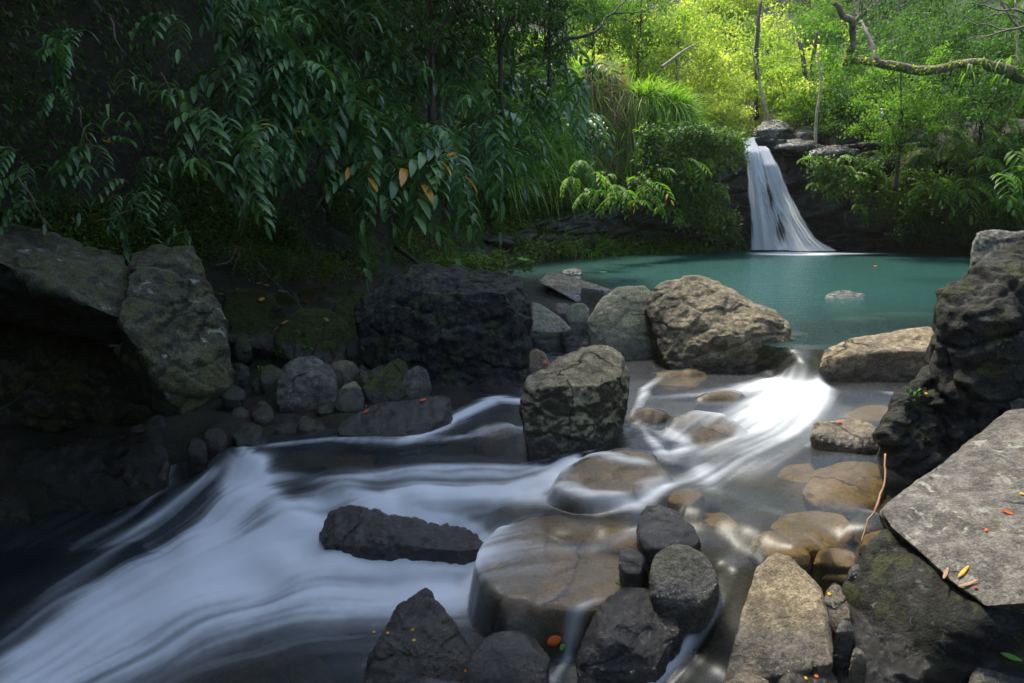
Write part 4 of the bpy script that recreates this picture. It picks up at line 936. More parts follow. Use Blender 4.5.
# rocks on the ledge above the fall
for (x, y, w, h, yy, mt, lb) in [
    (775, 131, 44, 24, 20.0, 'wet', 'purplish brown boulder at the lip of the waterfall'), (808, 134, 30, 22, 20.0, 'wet', 'middle brown boulder on the ledge right of the lip boulder'),
    (830, 128, 40, 32, 20.4, 'wet', 'rounded brown boulder behind the slim pale trunk on the ledge'), (850, 138, 36, 22, 19.5, 'black', 'dark low boulder on the ledge right of the slim pale trunk'),
    (878, 135, 52, 30, 19.5, 'black', 'big dark ledge boulder under the hanging rope'), (915, 140, 40, 24, 19, 'black', 'dark boulder on the ledge right of the hanging rope'),
    (925, 158, 46, 26, 17.7, 'mossy', 'mossy boulder on the cliff edge below the round bush'), (895, 160, 60, 16, 18.3, 'black', 'long dark ledge rock above the fern slope'),
    (835, 152, 56, 12, 18.6, 'wet', 'flat dark ledge rock above the yellow green ferns'), (795, 146, 60, 12, 18.9, 'wet', 'flat dark rock shelf just right of the waterfall top'),
    (712, 142, 50, 10, 18.4, 'grey', 'bare rock rim left of the waterfall top'), (960, 150, 40, 26, 17.5, 'mossy', 'mossy boulder at the right end of the ledge')]:
    zc = V(x, y, y=yy)[2]; d = h / FPX * yy
    rock('boulder', lb, (x, 189 + (1.6 - (zc - d)) * FPX / yy, zc - d * .8), [], mat=mt) if False else None
    SEED[0] += 1
    P0 = np.array([V(x + a * w * .5, y - b * h * .5, y=yy + c) for a, b, c in [(-1, -.9, 0), (-.9, 0, .1), (-.5, .8, .4), (0, 1, .5), (.5, .85, .45), (.95, .2, .1), (1, -.9, 0), (0, -1, -.15), (-.4, .2, -.1), (.5, .1, -.15)]])
    B = P0 + np.array([0, .6, -.1])
    co, Fq = rockshape([np.concatenate([P0, B])], .03, SEED[0], rnd=.05, chips=12, lump=.07, rough=.02, crack=.012)
    o0 = np.array([co[:, 0].mean(), co[:, 1].mean(), co[:, 2].min()])
    o = link('boulder', mesh_np('boulder', co - o0, Fq, M[mt], True), None, o0); o['waterline'] = -5.0; tag(o, lb, 'rock')

# ------------------------------------------------------------------ ground cover on the banks
def foot_point(s):
    x = np.interp(s, ARC, FOOT[:, 0]); y = np.interp(s, ARC, FOOT[:, 1])
    x2 = np.interp(s + .05, ARC, FOOT[:, 0]); y2 = np.interp(s + .05, ARC, FOOT[:, 1])
    dx, dy = x2 - x, y2 - y; l = np.hypot(dx, dy) + 1e-9
    return x, y, -dy / l, dx / l                        # outward normal (left of the path)
def bank_points(n, s0, s1, h0, h1, pw=1.0, off=.0, r=rng):
    s = r.uniform(s0, s1, n); h = h0 + (h1 - h0) * r.random(n) ** pw
    ht = np.interp(s, ARC, HTOP); st = np.interp(s, ARC, STEEP); ap = np.interp(s, ARC, APRON)
    h = np.minimum(h, ht * 1.0)
    d = np.where(h < ap * .6, h / .6, ap + (h - ap * .6) / st)
    x, y, nx, ny = foot_point(s)
    X = x + nx * d; Y = y + ny * d
    Z = ground_h(X, Y)
    Zt = h + .05
    Z = np.where(Z > Zt, Z, Z)
    stp = np.where(h < ap * .6, .5, st)
    N = np.stack([-nx * stp, -ny * stp, np.ones(n)], 1); N /= np.linalg.norm(N, axis=1)[:, None]
    return np.stack([X, Y, Z], 1) + N * (off + r.random(n)[:, None] * .06), N
def scatter(name, pts, N, L, mat, seed, lift=.10, per=3, kind='stuff', asp=.45, down=.25, patch=None):
    r = np.random.default_rng(seed)
    if patch is not None:
        kq = fbm(pts * patch, 3, seed); m = kq > -.12; pts = pts[m]; N = N[m]
    P = np.repeat(pts, per, 0); Nn = np.repeat(N, per, 0)
    P = P + r.normal(size=P.shape) * L * .9 + Nn * r.random((len(P), 1)) * lift
    D = rand_dirs(len(P), r) * .9 + Nn * .55 + np.array([0, 0, -down])
    NN = rand_dirs(len(P), r) * .6 + np.array([0, -.15, 1])
    ln = L * r.uniform(.6, 1.5, len(P))
    v, f = leaf_quads(P, D, NN, ln, ln * asp * r.uniform(.8, 1.2, len(P)))
    t = np.clip(.45 + .5 * fbm(P * .9, 3, seed + 1) + r.normal(size=len(P)) * .2, 0, .92); t = np.where(r.random(len(P)) > .996, 1., t)
    o = link(name, mesh_np(name, v, f, M[mat], False, {'tint': np.repeat(t, 5)}))
    if kind: tag(o, kind=kind)
    return o
def stuff(o, label): o['label'] = label; return o
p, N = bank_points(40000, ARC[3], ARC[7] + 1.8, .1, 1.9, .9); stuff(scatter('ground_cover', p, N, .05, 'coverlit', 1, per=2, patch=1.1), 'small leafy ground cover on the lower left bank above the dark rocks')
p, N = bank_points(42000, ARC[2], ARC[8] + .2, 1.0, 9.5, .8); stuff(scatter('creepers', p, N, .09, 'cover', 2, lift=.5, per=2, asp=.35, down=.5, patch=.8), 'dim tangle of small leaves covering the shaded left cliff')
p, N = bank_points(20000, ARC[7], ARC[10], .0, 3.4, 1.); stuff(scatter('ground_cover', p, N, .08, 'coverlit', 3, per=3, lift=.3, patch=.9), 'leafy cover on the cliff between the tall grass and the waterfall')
# on the cliff face left and right of the fall
def face_points(n, poly, seed):
    """poly: (px, py, y) corners of the area; points on it by rejection in a plane fan"""
    r = np.random.default_rng(seed); Pq = np.array(poly, float)
    x = r.uniform(Pq[:, 0].min(), Pq[:, 0].max(), n * 3); y = r.uniform(Pq[:, 1].min(), Pq[:, 1].max(), n * 3)
    m = inside_poly(x, y, Pq[:, :2]); x = x[m][:n]; y = y[m][:n]
    W_ = 1 / ((x[:, None] - Pq[:, 0]) ** 2 + (y[:, None] - Pq[:, 1]) ** 2 + 40); dep = (W_ * Pq[:, 2]).sum(1) / W_.sum(1)
    pts = np.array([V(a, b, y=d) for a, b, d in zip(x, y, dep)])
    N = np.tile(np.array([[0, -.8, .6]]), (len(pts), 1))
    return pts, N
p, N = face_points(5200, [(640, 135, 17.0), (700, 132, 17.6), (740, 140, 18.1), (742, 175, 18.0), (728, 200, 17.9), (735, 248, 17.7), (700, 235, 17.2), (668, 205, 16.6), (640, 190, 16.2)], 31)
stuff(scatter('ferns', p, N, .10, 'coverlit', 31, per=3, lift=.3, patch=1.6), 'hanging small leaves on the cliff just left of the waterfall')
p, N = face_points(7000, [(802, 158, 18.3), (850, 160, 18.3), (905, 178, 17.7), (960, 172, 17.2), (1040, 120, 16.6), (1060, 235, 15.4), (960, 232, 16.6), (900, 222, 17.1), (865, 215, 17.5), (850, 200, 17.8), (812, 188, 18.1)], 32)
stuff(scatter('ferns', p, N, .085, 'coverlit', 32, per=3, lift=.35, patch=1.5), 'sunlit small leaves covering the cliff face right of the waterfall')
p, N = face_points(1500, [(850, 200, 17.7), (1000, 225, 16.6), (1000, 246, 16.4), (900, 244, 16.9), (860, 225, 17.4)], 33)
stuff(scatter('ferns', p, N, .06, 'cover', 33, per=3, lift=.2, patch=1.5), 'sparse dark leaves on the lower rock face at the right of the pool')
p, N = face_points(500, [(530, 268, 8.5), (536, 264, 9.0), (528, 262, 9.2), (440, 262, 8.8), (420, 268, 8.3), (470, 270, 8.2)], 34)
stuff(scatter('ground_cover', p, N, .05, 'coverlit', 34, per=3, lift=.12), 'bright green little plants along the far edge of the black boulder')

# ------------------------------------------------------------------ tall grass on the knoll
def blades(name, pts, Ln, mat, seed, wid=.03, droop=1.0, out=(-.12, -.4, 0), label=''):
    r = np.random.default_rng(seed); n = len(pts); K = 6
    L = Ln * r.uniform(.35, 1.3, n); d = np.array(out) + r.normal(size=(n, 3)) * np.array([.8, .6, .15]); d[:, 2] = 1.0
    d /= np.linalg.norm(d, axis=1)[:, None]; side = np.cross(d, rand_dirs(n, r)); side /= np.linalg.norm(side, axis=1)[:, None]
    g = droop * r.uniform(.25, 1.5, n)
    hor = d.copy(); hor[:, 2] = 0; hor /= np.linalg.norm(hor, axis=1)[:, None] + 1e-9
    vs = []
    for i in range(K):
        t = i / (K - 1); c = pts + d * (L * t)[:, None] + np.array([0, 0, -1]) * (L * g * t ** 2.2)[:, None] + hor * (L * .12 * g * t ** 2)[:, None]
        w = (wid * (1 - t ** 1.6) + .001) * .5
        vs += [c - side * w, c + side * w]
    v = np.stack(vs, 1).reshape(-1, 3); o_ = (np.arange(n) * 2 * K)[:, None]
    f = np.concatenate([o_ + [[2 * i, 2 * i + 1, 2 * i + 3, 2 * i + 2]] for i in range(K - 1)])
    t = np.clip(.5 + .5 * fbm(pts * 1.2, 3, seed) + r.normal(size=n) * .22, 0, .92)
    ob = link(name, mesh_np(name, v, f, M[mat], True, {'tint': np.repeat(t, 2 * K)})); tag(ob, kind='stuff'); ob['label'] = label
    return ob
p, N = bank_points(26000, ARC[7] + .35, ARC[9] - .2, 1.5, 5.2, .75, r=np.random.default_rng(50))
q = fbm(p * np.array([1.1, 1.1, .25]), 3, 61)
dry = (q > .03) & (p[:, 0] > 2.0)
blades('tall_grass', p[~dry], 1.15, 'grass', 51, wid=.05, droop=.95, label='bright green tall grass hanging over the knoll left of the waterfall')
blades('dry_grass', p[dry][::2], 1.1, 'drygrass', 52, wid=.022, droop=1.5, label='dry reddish tan grass streaks hanging among the green grass')
blades('tall_grass', p[dry][1::2], .7, 'grass', 53, droop=1.2, label='green grass mixed through the dry streaks')
xx = np.random.default_rng(5).uniform(0, 1, (5000, 2)); gxx = 1.0 + 6 * xx[:, 0]; gyy = 16.2 + 5 * xx[:, 1] + .5 * gxx * .2
blades('tall_grass', np.stack([gxx, gyy, ground_h(gxx, gyy)], 1), .9, 'grass', 54, droop=.9, label='grass on top of the knoll behind the hanging grass')

# ------------------------------------------------------------------ ginger plants with arching leaf stems
def ginger_frond(seed, n=11, L=.85, leaf=.24, mat='ginger', arch=1.0, orange=0):
    r = np.random.default_rng(seed); mb = MB()
    K = 16; t = np.linspace(0, 1, K)
    x = L * (1.05 * t - .18 * t ** 2 * arch); z = L * (.42 * t * (1.5 - .6 * arch) - .85 * arch * t ** 2)
    y = .06 * L * np.sin(t * 3 + r.uniform(0, 6))
    S = np.stack([x, y, z], 1)
    mb.tube(S, np.linspace(.0075, .003, K), 5, .3)
    stem = mb.mesh('stem', M['gingerstem'])
    mb = MB(); tg = np.gradient(S, axis=0); tg /= np.linalg.norm(tg, axis=1)[:, None]
    for i in range(n * 2 + 1):
        ti = .22 + .78 * (i / (2 * n)); k_ = ti * (K - 1); a = int(min(k_, K - 2)); p = S[a] + (S[a + 1] - S[a]) * (k_ - a); tt = tg[a]
        sd = 1 if i % 2 else -1
        if i == 2 * n: sd = 0
        ll = leaf * (1.05 - .55 * abs(ti - .55)) * r.uniform(.85, 1.15); w = ll * .30
        d0 = tt * .55 + np.array([0, sd * .85, 0]) + np.array([0, 0, .12]); d0 /= np.linalg.norm(d0)
        c = p.copy(); d = d0; M_ = 7; rows = []; tw = r.normal() * .15
        for j in range(M_):
            u = j / (M_ - 1); wj = w * .5 * math.sin(PI * min(1, u * .93 + .07)) ** .75 * (1 - .15 * u) + (.001 if j == M_ - 1 else .002)
            s = np.cross(d, [0, 0, 1.]); s /= np.linalg.norm(s) + 1e-9; s = s + np.array([0, 0, tw]); up = np.cross(s, d)
            rows += [c - s * wj + up * wj * .35, c.copy(), c + s * wj + up * wj * .35]
            d = d + np.array([0, 0, -1]) * (.13 + .10 * u) * (.8 + .9 * r.random()); d /= np.linalg.norm(d); c = c + d * ll / (M_ - 1)
        fs = []
        for j in range(M_ - 1):
            b = 3 * j; fs += [(b, b + 1, b + 4, b + 3), (b + 1, b + 2, b + 5, b + 4)]
        tn = 1.0 if (orange and r.random() < orange) else float(np.clip(r.normal(.45, .2), 0, .9))
        mb.add(np.array(rows), np.array(fs), tn)
    leaves = mb.mesh('leaves', M[mat])
    return stem, leaves
FR = [ginger_frond(s, n=4 + s % 4, L=.5 + .07 * (s % 5), leaf=.20 + .02 * (s % 4), arch=[.8, 1.1, 1.5, 1.8][s % 4], mat='ginger', orange=.04 * (s % 3 == 0)) for s in range(14)]
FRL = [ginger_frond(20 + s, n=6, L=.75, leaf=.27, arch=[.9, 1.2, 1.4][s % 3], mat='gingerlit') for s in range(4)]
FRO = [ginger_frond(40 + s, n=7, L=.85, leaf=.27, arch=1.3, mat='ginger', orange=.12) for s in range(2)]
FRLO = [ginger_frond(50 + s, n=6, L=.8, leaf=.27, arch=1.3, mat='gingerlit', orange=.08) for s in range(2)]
def ginger_plant(loc, yaw, size, fr, n, label, group, seed):
    r = random.Random(seed)
    t = empty('ginger_plant', loc, label, 'plant', group); t.rotation_euler.z = yaw; t.scale = (size,) * 3
    for i in range(n):
        st, lv = r.choice(fr)
        a = link('stem', st, t); a.rotation_euler = (r.uniform(-.3, .3), r.uniform(-.45, .35), (i - (n - 1) / 2) * (1.5 / max(1, n - 1)) * r.uniform(.7, 1.2) if n > 1 else 0)
        a.location = (0, r.uniform(-.06, .06), r.uniform(-.1, .1))
        a.scale = (r.uniform(.8, 1.15),) * 3
        link('leaves', lv, a)
    return t
def place_ginger(px, py, y, size, fr, n, label, group, seed, yawbase=-90):
    r = random.Random(seed * 31 + 5)
    p = V(px, py, y=y)
    return ginger_plant(p, math.radians(yawbase + r.uniform(-35, 35)), size, fr, n, label, group, seed)
# named ones of the photograph: tip region at (px, py); the root stands a little higher
hero = [(385, 165, 8.6, 1.0, FRO, 3, 'drooping ginger plant with orange leaf tips above the black boulder left end'),
        (455, 160, 8.7, 1.15, FRO, 4, 'drooping ginger plant ending in orange brown leaves above the black boulder'),
        (395, 205, 8.2, .8, FR, 2, 'low hanging ginger plant closest to the small leafy bank plants'),
        (425, 130, 9.2, 1.15, FR, 4, 'large ginger plant hanging over the middle of the dark bank'),
        (495, 120, 9.6, 1.1, FR, 4, 'large ginger plant above the orange tipped one'),
        (350, 105, 8.6, 1.1, FR, 4, 'bluish green ginger plant with leaves like a comb in the upper left of the bank'),
        (300, 60, 7.8, 1.0, FR, 4, 'pale bluish ginger plant at the edge of the deep shade'),
        (590, 75, 11.5, 1.1, FR, 4, 'glossy pale ginger plant beside the hanging tall grass'),
        (262, 195, 6.8, .5, FR, 2, 'single hanging ginger shoot over the dark bank right of the big left boulder'),
        (275, 140, 7.2, .6, FR, 2, 'small ginger shoot alone in the deep shade'),
        (190, 230, 6.0, .45, FR, 2, 'tiny ginger shoot at the top of the big left boulder'),
        (650, 185, 16.1, .75, FRLO, 4, 'bright ginger plant with yellow leaf tips below the dry grass'),
        (690, 165, 17.1, .75, FRLO, 4, 'yellow green ginger plant nearest to the rock rim left of the waterfall'),
        (620, 195, 15.5, .75, FRL, 4, 'lit ginger plant hanging low over the pool cave'),
        (590, 175, 14.5, .75, FRL, 4, 'lit ginger plant under the left end of the tall grass'),
        (1000, 175, 15.0, 1.2, FRL, 4, 'bright ginger plant at the right edge of the far bank'),
        (1012, 150, 15.2, 1.2, FRL, 3, 'ginger plant above the bright one at the right edge'),
        (905, 30, 16, .01, FRL, 1, '')]
for i, (x, y, d, s, fr, n, lb) in enumerate(hero[:-1]):
    place_ginger(x, y, d, s, fr, n, lb, None, 900 + i)
r_ = random.Random(4)
ORD = ['first', 'second', 'third', 'fourth', 'fifth', 'sixth', 'seventh', 'eighth', 'ninth', 'tenth', 'eleventh', 'twelfth', 'thirteenth', 'fourteenth', 'fifteenth', 'sixteenth', 'seventeenth', 'eighteenth', 'nineteenth', 'twentieth', 'twenty first', 'twenty second', 'twenty third', 'twenty fourth', 'twenty fifth', 'twenty sixth']
# dark ginger thicket over the left cliff
cnt = 0
for row, (py0, h) in enumerate([(-12, 0), (10, 0), (32, 0), (54, 0), (76, 0), (98, 0), (120, 0), (142, 0), (164, 0), (186, 0), (205, 0)]):
    col_n = 0
    for px0 in range(235, 600, 25):
        x = px0 + r_.uniform(-16, 16) + (row % 2) * 17; y = py0 + r_.uniform(-12, 12)
        if y > 150 and x > 540: continue
        if x > 560 and y < 110: continue
        if y > 160 and (x < 330 or x > 480 or y > 178): continue
        if r_.random() < .12: continue
        yd = np.interp(x, [180, 260, 340, 430, 520, 600], [5.9, 7.2, 8.9, 10.6, 12.4, 13.6]) - (y > 120) * .35 + r_.uniform(-.1, .7) + (110 - y) * .006
        place_ginger(x, y, yd, r_.uniform(.8, 1.25) * (yd / 10) ** .6, FR, r_.choice([3, 4, 4, 5]), 'ginger plant in the dark thicket, %s from left in its %s row from the top' % (ORD[col_n], ORD[row]), 'ginger plants in the left thicket', 1000 + cnt); cnt += 1; col_n += 1
for i in range(16):
    x = 10 + (210 - 10) * (i + r_.uniform(.2, .8)) / 16; y = r_.uniform(10, 215); yd = np.interp(x, [0, 210], [4.9, 6.6])
    place_ginger(x, y, yd + .2, r_.uniform(.35, .6), FR, 3, 'dim ginger shoot in the deep shade over the left boulder, %s counting from the left' % ORD[i], 'ginger shoots in the deep shade at left', 1300 + i)
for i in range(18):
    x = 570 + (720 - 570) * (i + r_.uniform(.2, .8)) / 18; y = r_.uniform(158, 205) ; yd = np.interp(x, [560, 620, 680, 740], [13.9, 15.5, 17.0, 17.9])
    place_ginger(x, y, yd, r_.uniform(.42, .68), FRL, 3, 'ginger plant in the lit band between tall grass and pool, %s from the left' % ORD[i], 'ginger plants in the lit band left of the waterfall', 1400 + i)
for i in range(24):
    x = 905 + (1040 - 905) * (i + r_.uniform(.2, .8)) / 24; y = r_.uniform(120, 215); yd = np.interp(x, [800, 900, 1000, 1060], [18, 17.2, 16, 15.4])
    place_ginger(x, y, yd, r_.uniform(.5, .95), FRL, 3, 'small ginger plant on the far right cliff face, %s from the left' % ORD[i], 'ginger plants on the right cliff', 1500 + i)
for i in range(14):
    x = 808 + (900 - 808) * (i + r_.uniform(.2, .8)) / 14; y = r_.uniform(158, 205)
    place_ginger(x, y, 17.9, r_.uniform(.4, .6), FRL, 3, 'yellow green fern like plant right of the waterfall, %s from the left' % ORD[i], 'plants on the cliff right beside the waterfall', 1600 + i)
for i in range(12):
    x = 660 + (735 - 660) * (i + r_.uniform(.2, .8)) / 12; y = r_.uniform(150, 225)
    place_ginger(x, y, np.interp(x, [660, 740], [16.6, 17.9]), r_.uniform(.35, .55), FR, 3, 'small fern like plant on the cliff left of the waterfall, %s from the left' % ORD[i], 'plants on the cliff left beside the waterfall', 1700 + i)
# ------------------------------------------------------------------ thin haze volume added for a soft forest glow
k = NT('glow_haze'); pv = k.n('ShaderNodeVolumePrincipled'); pv.inputs['Color'].default_value = (.97, .97, .80, 1); pv.inputs['Density'].default_value = .0006; pv.inputs['Anisotropy'].default_value = .5
k.t.links.new(pv.outputs[0], k.out.inputs['Volume']); M['glow_haze'] = k.m
bm = bmesh.new(); bmesh.ops.create_cube(bm, size=1); me = bpy.data.meshes.new('glow_haze'); bm.to_mesh(me); bm.free(); me.materials.append(M['glow_haze'])
hz = link('glow_haze', me, None, (0, 45, 22)); hz.scale = (560, 520, 56); tag(hz, kind='stuff')

# ------------------------------------------------------------------ trees
def crown_mesh(name, seed, rx, ry, rz, n_cl, per, L, mat, flat=.6, csize=.17, hang=.1):
    r = np.random.default_rng(seed)
    d = rand_dirs(n_cl, r); rad = r.random(n_cl) ** .45
    C_ = d * rad[:, None] * np.array([rx, ry, rz]); C_[:, 2] += rz * .15 * r.normal(size=n_cl)
    S_ = csize * (rx + ry) / 2 * r.uniform(.6, 1.5, n_cl)
    g = r.normal(size=(n_cl, per, 3)) * np.array([1, 1, flat]) * .62
    P = (C_[:, None] + g * S_[:, None, None]).reshape(-1, 3)
    P[:, 2] -= hang * (g[..., 0] ** 2 + g[..., 1] ** 2).ravel() * .5
    D = rand_dirs(len(P), r) + np.array([0, 0, -.25]); N = rand_dirs(len(P), r) * .55 + np.array([0, 0, 1.])
    ln = L * r.uniform(.6, 1.4, len(P))
    v, f = leaf_quads(P, D, N, ln, ln * .48)
    ct = np.repeat(r.normal(0, .27, n_cl), per)
    t = np.clip(.45 + ct + r.normal(size=len(P)) * .16, 0, .92)
    return mesh_np(name, v, f, M[mat], False, {'tint': np.repeat(t, 5)}), C_
def trunk_mesh(seed, H, C_, r0, mat, nb=9, bend=.25):
    r = np.random.default_rng(seed); mb = MB()
    t = np.linspace(0, 1, 14); w = np.cumsum(r.normal(size=(14, 2)), 0) * bend * .12
    S = np.stack([w[:, 0] * H * .12, w[:, 1] * H * .12, t * H], 1); mb.tube(S, r0 * (1 - .75 * t), 8, .4)
    for c in C_[r.permutation(len(C_))[:nb]]:
        a = r.integers(6, 13); p0 = S[a]; p1 = c + np.array([0, 0, H]); u = np.linspace(0, 1, 8)[:, None]
        mid = p0 * (1 - u) + p1 * u + np.array([0, 0, 1]) * (u * (1 - u)) * .4 + fbm(np.concatenate([u * 4 + a, u * 0, u * 0], 1), 2, seed)[:, None] * .12
        mb.tube(mid, r0 * .38 * (1 - .8 * u[:, 0]), 5, .4)
    return mb.mesh('trunk', M[mat])
def proto(seed, H, rx, rz, mat, n_cl=75, per=75, L=.125, r0=.09, bark='twig'):
    me, C_ = crown_mesh('crown', seed, rx, rx, rz, n_cl, per, L, mat)
    v = np.empty(len(me.vertices) * 3, np.float32); me.vertices.foreach_get('co', v); v = v.reshape(-1, 3); v[:, 2] += H; me.vertices.foreach_set('co', v.ravel())
    return (trunk_mesh(seed, H, C_, r0, bark), me)
SAP = []
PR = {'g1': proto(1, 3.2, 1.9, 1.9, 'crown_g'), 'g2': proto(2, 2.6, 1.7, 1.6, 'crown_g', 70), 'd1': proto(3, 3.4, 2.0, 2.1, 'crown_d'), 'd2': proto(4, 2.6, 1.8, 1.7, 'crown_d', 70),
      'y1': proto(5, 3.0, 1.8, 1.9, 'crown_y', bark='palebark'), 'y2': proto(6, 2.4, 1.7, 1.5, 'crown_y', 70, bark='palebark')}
def tree(kind, px, py, y, s, name, label, cat, group=None, yaw=None, seed=0):
    """crown centre at (px, py) at distance y"""
    tr_, cr = PR[kind]; c = V(px, py, y=y)
    H = {'g1': 3.2, 'g2': 2.6, 'd1': 3.4, 'd2': 2.6, 'y1': 3.0, 'y2': 2.4}[kind]
    o = empty(name, (c[0], c[1], c[2] - H * s), label, cat, group); o.rotation_euler.z = yaw if yaw is not None else seed * 2.4; o.scale = (s, s, s * 1.0)
    link('trunk', tr_, o); link('crown', cr, o)
    return o
LBL = {'y': 'yellow green sunlit tree behind the waterfall, %s from left in the %s row', 'g': 'mid green tree behind the ledge, %s from left in the %s row', 'd': 'dark tree in the forest at right, %s from left in the %s row'}
GRP = {'y': 'sunlit trees behind the waterfall', 'g': 'green trees behind the ledge', 'd': 'dark trees at the right behind the ledge'}
for i in range(16):
    rr = random.Random(600 + i); x = 690 + i * 21 + rr.uniform(-8, 8); y = rr.uniform(20.5, 27); b = 128 - (y - 20) * 3.2; ln = rr.uniform(40, 75); lx = rr.uniform(-12, 12)
    SAP.append(([(x, b, y), (x + lx * .4, b - ln * .35, y), (x + lx * .5, b - ln * .7, y + .1), (x + lx, b - ln, y + .2)], rr.uniform(.02, .05), i))
rt = random.Random(12); c_ = 0
for lay, (y, py0, py1, npx, st) in enumerate([(22.0, 85, 112, 46, 66), (25, 55, 95, 50, 62), (29, 20, 75, 50, 58), (34, -10, 40, 40, 56), (40, -45, 5, 40, 54)]):
    seen_ = {}
    for px in range(590, 1080, st):
        x = px + rt.uniform(-22, 22); pyy = rt.uniform(py0, py1)
        if y < 24 and x < 690: continue
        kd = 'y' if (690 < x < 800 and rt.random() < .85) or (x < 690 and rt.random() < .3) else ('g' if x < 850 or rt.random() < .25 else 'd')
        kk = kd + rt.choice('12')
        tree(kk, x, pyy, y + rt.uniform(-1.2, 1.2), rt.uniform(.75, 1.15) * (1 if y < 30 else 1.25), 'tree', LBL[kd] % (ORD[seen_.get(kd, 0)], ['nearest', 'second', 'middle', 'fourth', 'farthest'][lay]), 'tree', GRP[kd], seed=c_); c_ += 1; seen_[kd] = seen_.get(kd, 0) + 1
# bushes on the ledge and bank
for x, y, d, s, kd, lb in [(905, 105, 17.0, .62, 'g1', 'round grey green bush hanging below the mossy limb'), (985, 105, 16.4, .7, 'd1', 'dark bush at the right edge under the mossy limb'),
                           (860, 100, 19.5, .6, 'd2', 'dark shrub left of the hanging rope above the ledge'), (820, 110, 21, .55, 'g2', 'bright shrub above the ledge boulders'),
                           (720, 118, 20.5, .55, 'y2', 'pale yellow shrub behind the rock rim left of the waterfall'), (680, 35, 21.5, .85, 'y1', 'leafy yellow green tree rising right behind the top of the tall grass'),
                           (640, 20, 22.5, .8, 'g1', 'green tree at the top behind the tall grass'), (595, 10, 22, .8, 'g2', 'loose green tree behind the arching dark branch'),
                           (1010, 60, 17.5, .8, 'd2', 'dark tree right of the bare pale branches'), (945, 60, 19, .8, 'd1', 'dark tree above the mossy limb'),
                           (550, 5, 12.5, .5, 'd2', 'dark glossy shrub at the top where thicket meets sky glow'), (500, -10, 11.5, .6, 'd1', 'dark shrub overhanging the thicket at the top middle'),
                           (430, -25, 10.5, .6, 'd1', 'dark shrub overhanging the thicket at the top left of the middle'), (350, -30, 9.5, .6, 'd2', 'dark shrub at the top above the pale bluish ginger plant')]:
    tree(kd, x, y, d, s, 'bush' if s < .71 else 'tree', lb, 'bush' if s < .71 else 'tree', seed=c_); c_ += 1
# unseen trees added on top of the left cliff to shade the gorge
for i, (x, y, z, s) in enumerate([(-9, 5, 9, 1.5), (-8.4, 9, 9, 1.5), (-6.8, 11.5, 9, 1.4), (-5.2, 13.6, 9, 1.3), (-3.6, 15.6, 8, 1.0), (-10, 1, 9, 1.5)]):
    o = empty('tree', (x, y, z), 'dark tree added for shade on top of the high left cliff, %s of six' % ORD[i], 'tree', 'shade trees added on top of the left cliff'); o.scale = (s,) * 3; o.rotation_euler.z = i * 1.9
    link('trunk', PR['d1'][0], o); link('crown', PR['d1'][1], o)

PR['c1'] = proto(9, 3.0, 2.1, 1.6, 'crown_d', 190, 60, L=.16)
for i, (x, y, z, s, ry, rz) in enumerate([(-7.2, 5.0, 6.5, 1.25, .95, .1), (-6.6, 7.6, 6.8, 1.2, .85, -.1), (-7.8, 2.6, 6.0, 1.3, .9, .1), (-5.2, 9.8, 7.5, 1.1, .7, -.2)]):  # unseen crowns added to keep sky light off the left bank
    o = empty('tree', (x, y, z), 'dense added shade tree hanging over the left bank from the cliff, %s of four' % ORD[i], 'tree', 'dense shade trees added over the left bank'); o.scale = (s,) * 3; o.rotation_euler = (0, ry, rz)
    link('trunk', PR['c1'][0], o); link('crown', PR['c1'][1], o)

for i, (x, y, z, s) in enumerate([(-3.4, 12.2, 7.6, 1.1), (-4.6, 10.6, 8.4, 1.2), (-2.4, 13.6, 7.2, 1.0), (-6.2, 8.6, 9, 1.2), (-6.6, 6.4, 9.2, 1.2), (-1.6, 15.0, 7.0, .9)]):  # unseen trees added along the rim to block the sun
    o = empty('tree', (x, y, z), 'dense added shade tree at the rim of the left cliff, %s from the far end' % ORD[5 - i], 'tree', 'dense shade trees added on the rim of the left cliff'); o.scale = (s,) * 3; o.rotation_euler.z = i * 2.1
    link('trunk', PR['c1'][0], o); link('crown', PR['c1'][1], o)
# slim trunks
def limb_obj(name, pts, rad, mat, label, cat, parent=None, n=8, tint=.5, group=None, wob=.0, seed=0):
    P = np.array([V(a, b, y=c) for a, b, c in pts]); t = np.linspace(0, len(P) - 1, len(P) * 7)
    Q = np.stack([np.interp(t, np.arange(len(P)), P[:, k]) for k in range(3)], 1)
    for _ in range(4): Q[1:-1] = (Q[:-2] + Q[1:-1] * 2 + Q[2:]) / 4
    if wob: Q += wob * np.stack([fbm(np.stack([t * 1.3, t * 0 + k, t * 0], 1), 3, seed + k) for k in range(3)], 1)
    R_ = np.interp(t, np.arange(len(P)), rad)
    o0 = Q[0].copy(); mb = MB(); mb.tube(Q - o0, R_, n, tint)
    me = mb.mesh(name, M[mat])
    o = link(name, me, parent, o0 if parent is None else tuple(o0 - np.array(parent.location)))
    o['waterline'] = -9.0
    if parent is None: tag(o, label, cat, group)
    return o
limb_obj('sapling', [(772, 135, 20.4), (764, 105, 20.6), (760, 80, 20.8), (752, 50, 21)], [.05, .045, .035, .02], 'palebark', 'slim pale leaning trunk behind the lip boulder of the waterfall', 'tree', wob=.04)
limb_obj('sapling', [(815, 145, 18.9), (817, 115, 19), (822, 80, 19.2), (818, 50, 19.4)], [.045, .04, .03, .015], 'palebark', 'slim tan trunk standing on the ledge right of the waterfall', 'tree', wob=.04, seed=3)
limb_obj('sapling', [(808, 122, 21.5), (806, 90, 21.6), (804, 65, 21.7), (800, 40, 22)], [.09, .08, .07, .05], 'twig', 'dark twin trunk at left behind the ledge boulders', 'tree', wob=.04, seed=5)
